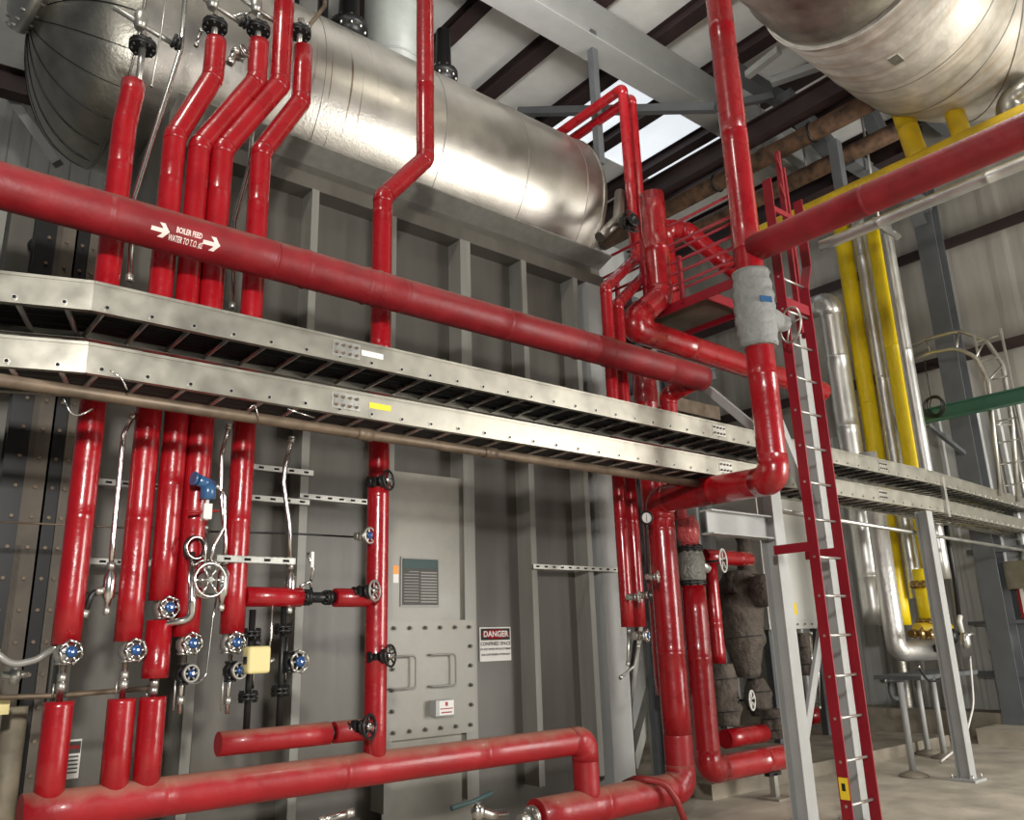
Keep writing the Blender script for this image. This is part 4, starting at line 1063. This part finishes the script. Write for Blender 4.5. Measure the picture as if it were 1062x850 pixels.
# stub and nozzle at drum end
t = thing('drum_nozzle', 'silver clad stub bending out of the drum right end, beside the black wheel', 'pipe', on(640, 235, 'Y', 5.9))
MB().tube(fillet([on(643, 200, 'Y', 6.0), on(641, 228, 'Y', 5.9), on(622, 246, 'Y', 5.9)], .12), .065, 20).build('cladding', JDUL, t)
# hydrant style T-handle valve at bottom
c = on(497, 842, 'Y', 4.8)
t = thing('hose_valve', 'chrome hose valve with dark green T handle at the bottom edge', 'valve', c)
MB().tube(fillet([c+Vector((-.02, 0, -.12)), c+Vector((-.02, 0, .02)), c+Vector((.1, 0, -.03)), c+Vector((.3, .1, -.06))], .05), .03, 14).lathe(c+Vector((-.01, 0, 0)), (0, 0, 1), [(-.04, .035), (0, .05), (.03, .045), (.06, .02)], 16).build('body', CHR, t)
MB().tube([on(468, 838, 'Y', 4.8), on(490, 831, 'Y', 4.8), on(510, 822, 'Y', 4.8)], .014, 10, rf=lambda t_, p_: .018-.006*math.sin(PI*t_)).build('tee_handle', GRN, t)
c = (xat(552, HY, H2Z), HY, H2Z)
mb = MB(); flange(mb, c, (1, 0, 0), .085, .015, 8); mb.cyl((c[0]-.12, HY, H2Z), c, .04, 14)
tag(mb.build('blind_flange', GAL), 'grey flange closing the left end of the lower red header', 'flange')
t = thing('rubber_hose', 'dark red rubber hose draped over the lower header elbow', 'hose', on(660, 805, 'Y', 4.8))
MB().tube(fillet([on(648, 812, 'Y', 5.3), on(662, 806, 'Y', 4.95), on(690, 812, 'Y', 4.82), on(702, 830, 'Y', 4.78), on(714, 862, 'Y', 4.78)], .15), .027, 12).build('hose', REDH, t)
tubeobj('conduit', 'chrome pipe poking up at the bottom edge left of the middle riser', 'pipe', [(330, 852), (350, 846), (366, 842)], 4.75, .018, CHR)
# pipe supports
for (px, py, H_, lb) in ((803, 802, .35, 'small steel pipe stand under the low red pipe right of the downpipes'),):
    A = xy(px, 815, 5.15); t = thing('pipe_stand', lb, 'support', (A[0], A[1], 0))
    MB().box(A[0]-.03, A[0]+.03, A[1]-.03, A[1]+.03, .02, z2-.13).build('post', GAL, t)
    MB().box(A[0]-.12, A[0]+.12, A[1]-.12, A[1]+.12, 0, .02).build('base_plate', CONCD, t)
    MB().box(A[0]-.1, A[0]+.1, A[1]-.03, A[1]+.03, z2-.15, z2-.115).build('saddle', IRON, t)
# concrete plinths
tag(MB().box(7.0, 12.2, 5.55, 11.2, 0, .14).build('concrete_plinth', CONCD), 'low concrete plinth behind the columns and valves', 'plinth')
# boiler duct beam (tall grey square column behind downpipes)
A = xy(682, 700, 6.0)
mb = MB().ibeam(P(A, 0), P(A, 5.4), .12, .16, .012, up=(0, 1, 0))
tag(mb.build('steel_column', COLD), 'grey steel column just left of the big red downpipes, behind the small valves', 'column')

# ================================================================== BACKGROUND RIGHT OF THE BOILER
brace(on(692, 655, 'Y', 6.45), on(655, 795, 'Y', 6.45), 'grey brace leaning left behind the big loop downpipe, by the boiler corner', .1, CAS2)
# control cabinet
a = on(818, 572, 'Y', 6.6); b = on(862, 650, 'Y', 6.6)
t = thing('control_cabinet', 'large white cabinet with yellow sticker behind the columns', 'cabinet', ((a.x+b.x)/2, 6.8, b.z))
cz0, cz1 = zat(xy(818, 650, 6.6), 652), zat(xy(818, 650, 6.6), 500)
cx0, cx1 = xat(795, 6.6, 2), xat(868, 6.6, 2)
MB().box(cx0, cx1, 6.6, 7.3, cz0, cz1).build('cabinet_body', WHT, t)
MB().box(cx0+.02, cx1-.02, 6.58, 6.6, cz0+.12, cz1-.75).build('cabinet_door', WHT, t)
x = xat(823, 6.57, 1.8); MB().box(x-.1, x+.1, 6.57, 6.58, zat((x, 6.57), 637), zat((x, 6.57), 625)).build('yellow_sticker', YLAB, t)
MB().box(cx0+.1, cx0+.16, 6.56, 6.58, 2.45, 2.48).build('latch', IRON, t)
for i in range(7): MB().cyl((cx0+.1+i*.18, 6.58, cz0+.06), (cx0+.1+i*.18, 6.57, cz0+.06), .012, 8).build('bolt', IRON, t)
for i, x in enumerate((cx0+.3, cx1-.3)):
    MB().box(x-.04, x+.04, 6.8, 6.9, .14, cz0).build('leg', COLD, t)
# things under the cabinet
wrapped(835, (656, 680, 700), (.07, .12, .08), 6.5, 'small dark bundle hanging under the white cabinet')
for i, (px, y0, y1) in enumerate(((848, 655, 735), (841, 655, 720))):
    tubeobj('conduit', ('thin red and chrome tube under the white cabinet, right one', 'thin chrome tube under the white cabinet, left one')[i], 'tube', [(px, y0), (px+2, y1)], 6.3, .015, CHR)
# back housing with pipes
a = on(845, 360, 'Y', 9.0)
tag(MB().box(9.3, 11.6, 9.6, 11.5, 0, a.z+1.0).build('equipment_housing', WALLM), 'tall pale corrugated housing behind the red ladder', 'housing')
# white trim pieces behind twin pipes
for (px, Y, lb) in ((735, 8.5, 'pale upright post behind the downpipes, left of the brown blankets'), (716, 8.5, 'slim pale upright post behind the foil wrapped valve'), (806, 8.8, 'pale upright post behind the left steel column')):
    A = xy(px, 560, Y); mb = MB().ibeam(P(A, 0), P(A, 3.9), .16, .16, .012, up=(0, 1, 0)); tag(mb.build('steel_column', COLG), lb, 'column')
# another boiler skid far behind, seen through gap
t = thing('pump_skid', 'grey pump skid far behind, seen between the boiler corner and the downpipes', 'machine', (8.2, 10, 0))
MB().box(7.3, 9.3, 9.6, 10.6, .14, .4).build('skid_base', CAS, t)
MB().lathe((7.6, 10, .9), (1, 0, 0), [(0, .25), (.1, .42), (.9, .42), (1.0, .25), (1.3, .25)], 28).build('pump_casing', JDUL, t)
MB().box(7.5, 8.2, 9.7, 10.3, 1.3, 2.2).build('gearbox', COLD, t)
MB().cyl((8.7, 10, .4), (8.7, 10, 2.6), .12, 16).build('riser', GAL, t)

# tall vertical pipes
def vp(px, py, X_over_dist, ytop, ybot, r, m, lb, elbow=None, name='insulated_pipe', group=None):
    Y = X_over_dist; A = xy(px, py, Y); pts = [P(A, zat(A, ybot)), P(A, zat(A, ytop))]
    if elbow: pts.append(elbow(A, pts[-1][2]))
    return pipe(name, lb, pts, r, m, R=r*1.5, step=2.0)
yz = on(905, 216, 'Y', 5.0)
YTX = 10.6
zY = zat(xy(890, 240, 5.6), 228)
up_ = lambda A, z: (A[0], A[1]-4.2, z)
vp(887, 330, 5.75, 236, 648, .125, YEL, 'left yellow vertical pipe of the pair behind the trays')
vp(922, 330, 5.2, 236, 588, .125, YEL, 'right yellow vertical pipe of the pair behind the trays')
vp(905, 330, 5.5, 228, 620, .10, SILV, 'silver clad vertical pipe between the two yellow pipes')
vp(934, 330, 4.95, 232, 600, .085, SILV, 'silver clad vertical pipe right of the right yellow pipe')
A = xy(873, 400, 6.0); zt_ = zat(A, 313)
pipe('insulated_pipe', 'thick silver clad pipe left of the yellow pair, elbowed back at its top', [P(A, zat(A, 648)), P(A, zt_), (A[0], A[1]+1.6, zt_)], .17, SILV, R=.22)
A = xy(848, 420, 8.2); pipe('insulated_pipe', 'silver clad pipe far back beside the corrugated housing', [P(A, .14), P(A, zat(A, 400))], .13, SILV)
A = xy(893, 420, 6.8)
pipe('insulated_pipe', 'dull silver pipe mostly hidden behind the yellow pair', [P(A, .14), P(A, zat(A, 420))], .14, JDUL)
# horizontals toward the viewer
zyy = on(1000, 165, 'X', 8.6)
yh = xy(887, 240, 5.75)
pipe('insulated_pipe', 'yellow horizontal pipe running behind the red cross pipe', [(9.6, 6.2, 7.05), (9.6, -.5, 7.05)], .125, YELD, step=3)
pipe('insulated_pipe', 'slim silver horizontal pipe running below the yellow one', [(9.6, 5.0, 6.5), (9.6, -.5, 6.5)], .075, SILV, step=1.3)
a = on(957, 172, 'X', 9.6); b = on(937, 122, 'X', 9.6)
pipe('insulated_pipe', 'yellow slanting pipe dropping from under the big duct, left one', [tuple(on(955, 172, 'X', 9.6)), tuple(on(934, 112, 'X', 9.9)), tuple(on(924, 85, 'X', 10.05))], .125, YELD)
pipe('insulated_pipe', 'yellow slanting pipe dropping from under the big duct, right one', [tuple(on(1001, 150, 'X', 9.6)), tuple(on(990, 118, 'X', 9.9)), tuple(on(985, 100, 'X', 9.95))], .11, YELD)

# valve train on the end wall pipes
c = on(945, 675, 'Y', 5.3)
t = thing('foil_wrapped_elbow', 'crumpled silver foil elbow at the foot of the silver pipes', 'pipe', c)
A = xy(928, 660, 5.4)
MB().tube(fillet([P(A, zat(A, 470)), P(A, c.z), (xat(972, 5.2, c.z), 5.2, c.z)], .12, 6), .125, 24, wob=.03).build('foil', FOIL, t)
A = xy(958, 610, 5.2)
t = thing('gas_regulator', 'yellow and dark regulator valve under the right yellow pipe', 'valve', P(A, zat(A, 650)))
MB().tube([P(A, zat(A, 655)), P(A, zat(A, 590))], .11, 24, wob=.02).build('yellow_body', YEL, t)
for y in (606, 645):
    mb = MB(); flange(mb, P(A, zat(A, y)), (0, 0, 1), .17, .03, 10); mb.build('flange', BRASS, t)
MB().tube([(A[0]-.35, A[1], zat(A, 652)), (A[0]+.3, A[1]-.1, zat(A, 652))], .08, 18, wob=.05).build('yellow_cross', YELD, t)
MB().lathe((A[0]+.2, A[1]-.1, zat(A, 660)), (0, -1, 0), [(0, .08), (.1, .1), (.15, .06)], 18).build('actuator', IRON, t)
for i, (px, py, m, lb) in enumerate(((972, 655, IRON, 'black iron valve beside the yellow regulator'), (974, 672, IRON, 'black iron valve under the yellow regulator at the foil elbow'), (948, 657, BRASS, 'brass valve just above the foil elbow, left'), (958, 658, BRASS, 'brass valve just above the foil elbow, right'))):
    valve(lb, on(px, py, 'Y', 5.1), (.3, -1, 0), .07, .1, m, m, .06, 'gas_valve')
t = thing('equipment_bench', 'grey steel shelf under the foil elbow on slim legs', 'stand', on(930, 690, 'Y', 5.5))
za_ = on(950, 700, 'Y', 5.3).z
xa_, xb_ = xat(930, 5.3, za_), xat(990, 5.3, za_)
MB().box(xa_, xb_, 5.0, 5.6, za_-.03, za_+.02).build('shelf', COLD, t)
for (fx, fy) in ((948, 805), (963, 782), (980, 786)):
    p = on(fx, fy, 'Z', 0); MB().cyl((p.x, p.y, 0), (p.x, p.y, za_), .035, 14).build('leg', COLG, t)
    MB().lathe((p.x, p.y, 0), (0, 0, 1), [(0, .16), (.02, .15), (.06, .05)], 16).build('foot_grout', CONCD, t)
a = on(925, 715, 'Y', 5.6)
tubeobj('conduit', 'U shaped dark pipe between the bench legs', 'pipe', [(915, 705), (938, 705), (938, 724), (924, 724), (922, 700)], 5.7, .03, COLD, R=.1)
tubeobj('conduit', 'black cable looping under the foil elbow', 'cable', [(952, 690), (962, 706), (976, 706), (982, 680)], 4.9, .014, CABL, R=.25)
tubeobj('conduit', 'pale cable hanging to the floor right of the right column', 'cable', [(1006, 680), (1010, 730), (1000, 770), (975, 790)], 4.9, .012, WHITE, R=.4)
t = thing('flex_conduit', 'black conduit dropping from the trays right of the right column', 'conduit', on(980, 545, 'Y', 4.6))
MB().tube([on(981, 545, 'Y', 4.6), on(990, 600, 'Y', 4.7), on(997, 660, 'Y', 4.8)], .03, 10).build('sheath', IRON, t)
t = thing('limit_switch', 'small grey and silver switch hanging by the right column', 'instrument', on(1000, 662, 'Y', 4.7))
c = on(1001, 664, 'Y', 4.7); MB().lathe(c+Vector((0, 0, -.1)), (0, 0, 1), [(0, .03), (.05, .06), (.15, .06), (.2, .03)], 16).build('body', GAL, t); MB().cyl(c+Vector((0, 0, .06)), c+Vector((.14, -.05, .08)), .03, 10).build('sensor_arm', CHR, t)
MB().tube([c+Vector((-.05, 0, .1)), c+Vector((-.07, 0, .24)), c+Vector((-.02, 0, .3))], .03, 10).build('cap', WHT, t)

# cage ladder on the end wall
cg = thing('cage_ladder', 'grey caged ladder with hoops by the end wall above the green beam', 'ladder', (12.6, 5, 3))
gx = 12.3
def ylad(px, z): return yat(px, gx, z)
yA, yB = yat(1052, gx, 4.6), yat(1024, gx, 4.6)
for y in (yA, yB):
    MB().box(gx-.03, gx+.03, y-.01, y+.01, 3.3, 5.6).build('side_rail', GAL, cg)
for i in range(8): MB().cyl((gx, yA, 3.4+i*.3), (gx, yB, 3.4+i*.3), .012, 8).build('rung', GAL, cg)
hp = [on(p[0], p[1], 'X', 12.5) for p in ((928, 368), (960, 352), (995, 343), (1022, 352), (1040, 378), (1050, 440), (1056, 520))]
hp2 = [on(p[0], p[1], 'X', 12.2) for p in ((936, 378), (965, 366), (992, 361), (1012, 370), (1025, 395), (1030, 440), (1038, 514))]
A1 = fillet(hp, .35, 4); A2 = fillet(hp2, .3, 4)
MB().tube(A1, .032, 10).build('hand_rail', GAL, cg)
MB().tube(A2, .03, 10).build('hand_rail', GAL, cg)
for k in range(1, 6): MB().cyl(hp[k], hp2[k], .016, 6).build('cage_strap', GAL, cg)
# green beam
a = on(940, 436, 'X', 12.0); b = on(1100, 402, 'X', 12.0); z_ = a.z
a.z = b.z = z_
mb = MB().ibeam(a, (12.0, 0.5, z_), .12, .2, .015)
tag(mb.build('green_beam', GREENM), 'dark green steel beam jutting in from the right edge', 'beam')
brace(on(962, 440, 'X', 12.05), on(1000, 470, 'X', 13.3), 'dark strut below the green beam reaching the wall column', .06, COLD)
t = thing('coiled_cable', 'black cable coil hanging above the green beam', 'cable', on(967, 420, 'X', 11.9))
c = on(967, 421, 'X', 11.9)
for k in range(6): MB().torus(c+Vector((.02*k, .015*(k-3), .01*math.sin(k*2))), (1, .25*(k-2.5), .05*k), .13+.01*(k % 3), .008, 24, 6).build('cable_turn', CABL, t)
MB().cyl(c+Vector((0, 0, .12)), c+Vector((0, 0, .7)), .007, 6).build('cable_tail', CABL, t)
# end-wall conduits, panel and red sign
for i, (px, y0, y1) in enumerate(((1010, 548, 600), (1020, 550, 640), (1033, 548, 660), (1048, 440, 560), (1056, 560, 640))):
    A = on(px, y0, 'X', 13.7); z0 = zat((A.x, A.y), y1)
    t = MB().cyl((A.x, A.y, z0), (A.x, A.y, A.z), .03, 10).build('wall_conduit', GAL)
    tag(t, ('first', 'second', 'third', 'fourth', 'fifth')[i]+' thin grey end wall conduit, counted from the left, at the right edge', 'conduit')
a = on(1052, 597, 'X', 13.6); b = on(1085, 640, 'X', 13.6)
t = thing('fire_sign', 'red framed sign cut by the right edge on the end wall', 'sign', a)
MB().box(13.58, 13.62, b.y, a.y, b.z, a.z).build('red_panel', REDS, t)
MB().box(13.575, 13.58, a.y-.09, a.y-.04, b.z+.02, a.z-.05).build('white_strip', WHITE, t)
a = on(1005, 572, 'X', 13.6)
t = thing('junction_box', 'grey junction box on the end wall under the trays', 'box', a)
MB().box(13.5, 13.7, a.y-1.1, a.y, a.z-.05, a.z+.02).build('support_channel', COLD, t)
MB().box(13.45, 13.7, a.y-.9, a.y-.5, a.z-.6, a.z-.2).build('housing', JDUL, t)
a = on(1038, 665, 'X', 13.6)
t = thing('junction_box', 'pale small box with conduits low on the end wall near the right edge', 'box', a)
MB().box(13.5, 13.7, a.y-.15, a.y+.15, a.z-.12, a.z+.12).build('housing', WHT, t)
MB().box(13.55, 13.7, a.y-.4, a.y+.4, a.z-.5, a.z-.42).build('channel', COLD, t)
MB().box(13.55, 13.7, a.y-.4, a.y+.4, a.z+.25, a.z+.3).build('channel', COLD, t)
# steel door on the end wall
y0_, y1_ = on(1045, 700, 'X', 13.72).y, on(1045, 700, 'X', 13.72).y-1.2
d_ = MB().box(13.7, 13.85, y1_, y0_, .2, 2.3).build('door_1', COLD); d_['kind'] = 'structure'

# ================================================================== ROOF CLUTTER AND DUCT
DRr = 1.10
dc = Vector((0, 3.17, 8.73))
dx_r, dx_e = 7.6, 10.35
duct = thing('exhaust_duct', 'huge silver round duct with mitred bend in the upper right corner', 'duct', (dx_e, dc.y, dc.z))
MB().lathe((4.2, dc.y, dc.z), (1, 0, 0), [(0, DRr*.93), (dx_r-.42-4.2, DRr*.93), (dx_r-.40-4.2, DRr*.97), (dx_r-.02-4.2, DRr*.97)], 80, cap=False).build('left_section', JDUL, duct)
dpts = [(dx_r, dc.y, dc.z), (dx_e, dc.y, dc.z), (dx_e+.3, -1.6, dc.z)]
fp = fillet(dpts, 1.15, 8)
MB().tube(fp, DRr, 80).build('bend_section', DUCT, duct)
for i, f in ((0, .75), (2, 0), (5, 0), (8, 0)):
    d = (fp[i+1]-fp[i]).normalized() if f else (fp[i+1]-fp[i-1]).normalized()
    MB().torus(fp[i].lerp(fp[i+1], f), d, DRr+.001, .008, 80, 6).build('seam', JDUL, duct)
MB().torus((dx_r, dc.y, dc.z), (1, 0, 0), DRr, .014, 80, 6).build('rim', DUCT, duct)
pp = on(930, 60, 'Y', dc.y)
def on_duct(px, py):
    d = ray(px, py); o_ = CP
    # intersect with the X-axis cylinder
    ay, az = o_.y-dc.y, o_.z-dc.z; A_ = d.y*d.y+d.z*d.z; B_ = 2*(ay*d.y+az*d.z); C_ = ay*ay+az*az-DRr*DRr
    k = (-B_-math.sqrt(max(0, B_*B_-4*A_*C_)))/(2*A_); return o_+d*k
pd = on_duct(929, 61); nn = Vector((0, pd.y-dc.y, pd.z-dc.z)).normalized(); tt_ = nn.cross(Vector((1, 0, 0)))
MB().obox(pd+nn*.006, (.085, 0, 0), tt_*.055, nn*.01).build('name_plate', CHR, duct)

# rusty pipes across the bay
for i, (p1, z, X, r, m, lb) in enumerate((((860, 128), 9.2, 10.2, .14, RUST, 'rusty brown pipe under the roof, nearer of the two'), ((870, 165), 8.9, 11.0, .13, RUST, 'rusty brown pipe under the roof, farther of the two'))):
    a = on(*p1, 'X', X); t = thing('rusty_pipe', lb, 'pipe', (X, a.y, a.z))
    MB().tube([(X, y_, a.z) for y_ in (4.3, 5.5, 7, 8.2, 9.5)], r, 20, wob=.03).build('tube', m, t)
    for y_ in (5.2, 6.9, 8.2): MB().torus((X, y_, a.z), (0, 1, 0), r+.005, .02, 20, 6).build('clamp', IRON, t)
a = on(845, 183, 'X', 10.6); b = on(790, 152, 'X', 10.6)
t = thing('pipe_hanger', 'pale trapeze hanger channel under the rusty pipes', 'hanger', a)
MB().prism(on(788, 152, 'Z', 8.75), on(845, 190, 'Z', 8.75), [(-.05, -.03), (.05, -.03), (.05, .03), (-.05, .03)]).build('channel', GAL, t)
for px, py in ((793, 155), (838, 185)):
    q = on(px, py, 'Z', 8.75); MB().cyl(q, (q.x, q.y, RZ-.2), .02, 8).build('rod', GAL, t)
a = on(905, 222, 'Y', 5.2)
t = thing('pipe_hanger', 'pale hanger channel under the yellow and silver pipes', 'hanger', a)
MB().prism(on(905, 228, 'Y', 5.0), on(932, 246, 'Y', 4.7), [(-.05, -.04), (.05, -.04), (.05, .04), (-.05, .04)]).build('channel', GAL, t)
q = on(912, 232, 'Y', 4.92); MB().cyl(q, (q.x, q.y, RZ+.01), .02, 8).build('rod', GAL, t)
for X, pz, lb in ((10.0, (800, 128), 'black roof purlin beam just left of the rusty pipes'), (11.6, (800, 215), 'black beam under the roof between the ladder top and the rusty pipes')):
    a = on(*pz, 'X', X); mb = MB().ibeam((X, 4.3, a.z), (X, 9.45, a.z), .2, .34, .02)
    tag(mb.build('roof_beam', PURL), lb, 'beam')
# roof bracing
def rod(p, q, r, m, lb, cat='brace', name='roof_brace'):
    mb = MB().prism(p, q, [(-r, -r), (r, -r), (r, r), (-r, r)] if abs((Vector(q)-Vector(p)).normalized().z) < .9 else [(-r, -r), (r, -r), (r, r), (-r, r)], up=(0, 0, 1) if abs((Vector(q)-Vector(p)).normalized().z) < .9 else (1, 0, 0))
    return tag(mb.build(name, m), lb, cat)
p = on(613, 33, 'Z', RZ-.6); rod(p, (p.x, p.y, 7.6), .05, COLD, 'thin dark upright rod hanging from the girder behind the drum')
a = on(538, 116, 'Y', 9.0); b = on(742, 112, 'Y', 6.0)
rod(a, b, .06, COLD, 'dark grey horizontal tie crossing behind the red arches')
rod(on(742, 112, 'Y', 6.0), on(800, 100, 'Y', 5.6), .05, COLD, 'dark grey tie end right of the tall red pipe')
rod(on(800, 85, 'Z', 9.6), on(872, 60, 'Z', 9.6), .06, COLG, 'pale strut slanting under the big duct')
rod(on(755, 70, 'Z', 9.7), on(812, 105, 'Z', 9.7), .1, COLD, 'dark gusset beam right of the tall red pipe')
rod(on(775, 78, 'Z', 9.5), on(808, 52, 'Z', 9.5), .05, COLG, 'short white angle near the dark gusset')
rod(on(812, 100, 'Z', 9.5), on(900, 200, 'Z', 8.6), .12, COLD, 'grey steel member crossing behind the rusty pipes')
A = on(874, 205, 'X', 10.3); rod((A.x, A.y, A.z-.2), (A.x, A.y, A.z+.9), .07, COLD, 'short grey post above the red cross pipe')
rod(on(880, 165, 'X', 11), on(960, 215, 'X', 13.2), .1, COLD, 'slate beam running behind the yellow slanting pipes')
t = thing('vent_elbow', 'dull grey duct elbow at the far right under the big duct', 'duct', on(1045, 105, 'X', 9.8))
MB().tube(fillet([on(1050, 140, 'X', 9.9), on(1044, 105, 'X', 9.9), on(1075, 85, 'X', 9.9)], .15), .13, 20).build('cladding', JDUL, t)
# ================================================================== LEFT EDGE
for i, (px, w_, m, lb) in enumerate(((6, .16, IRON, 'dark upright channel at the left edge beneath the trays, outermost'), (27, .13, STRKM, 'brown riveted upright channel at the left edge beneath the trays'), (45, .09, IRON, 'black upright strip painting the shaded gap just left of the leftmost riser'), (58, .06, STRKM, 'narrow brown upright channel beside the black gap strip left of the leftmost riser'))):  # the third, black strip paints in a dark gap between the channels
    A = xy(px, 560, 5.95); mb = MB().ibeam(P(A, 0), P(A, 4.75), w_, .14, .012, up=(0, 1, 0))
    t = thing('edge_channel', lb, 'column', P(A, 0)); mb.build('channel', m, t)
    mb = MB()
    for k in range(23): mb.cyl((A[0], A[1]-.07, .3+k*.19), (A[0], A[1]-.085, .3+k*.19), .012, 6)
    mb.build('rivets', BROWNP, t)
A = xy(8, 800, 5.5)
t = thing('tan_pipe', 'dirty tan vertical pipe at the bottom left corner', 'pipe', P(A, 0))
MB().tube([P(A, 0), P(A, .8), P(A, 1.28)], .062, 20, wob=.03).build('tube', mat('dirty_tan_pipe', (.20, .17, .12), .6, var=.5, vscale=6), t)
MB().lathe(P(A, .55), (0, 0, 1), [(0, .064), (0, .072), (.04, .072), (.04, .064)], 20).build('band', GAL, t)
t = thing('padlocked_valve', 'small steel valve with a pale hanging tag at the far left edge', 'valve', on(3, 700, 'Y', 5.2))
c = on(2, 700, 'Y', 5.2); MB().cyl(c, c+Vector((.12, 0, 0)), .02, 12).lathe(c+Vector((.06, 0, 0)), (0, 0, 1), [(-.05, .02), (0, .035), (.06, .02)], 14).build('body', GAL, t)
MB().obox(c+Vector((.02, -.03, -.15)), (.028, 0, 0), (0, .004, 0), (0, 0, .045)).build('tag', CREAM, t)
# upper left: building frame beyond the drum head
t = thing('knee_brace', 'pale building frame brace seen left of the domed drum head', 'brace', on(20, 100, 'Y', 9))
MB().prism(on(-10, 70, 'Y', 10), on(60, 170, 'Y', 9.5), [(-.05, -.05), (.05, -.05), (.05, .05), (-.05, .05)]).build('angle', COLG, t)
mb = MB().ibeam(on(-20, 78, 'Y', 9.5), on(60, 100, 'Y', 9.5), .2, .3)
tag(mb.build('frame_beam', PURL), 'dark beam end left of the domed drum head', 'beam')
c = on(38, 256, 'Y', 6.1)
t = thing('round_knob', 'dark round cap on the steel plate at the left, between pipe and tray', 'fitting', c)
MB().lathe(c, (0, -1, 0), [(0, .06), (.04, .055), (.05, .02)], 20).build('cap', IRON, t)
mb = MB().box(-.3, .60, 6.3, 6.34, 3.4, 4.75)
tag(mb.build('side_plate', CAS2), 'pale grey steel plate at the left edge beyond the boiler corner', 'plate')
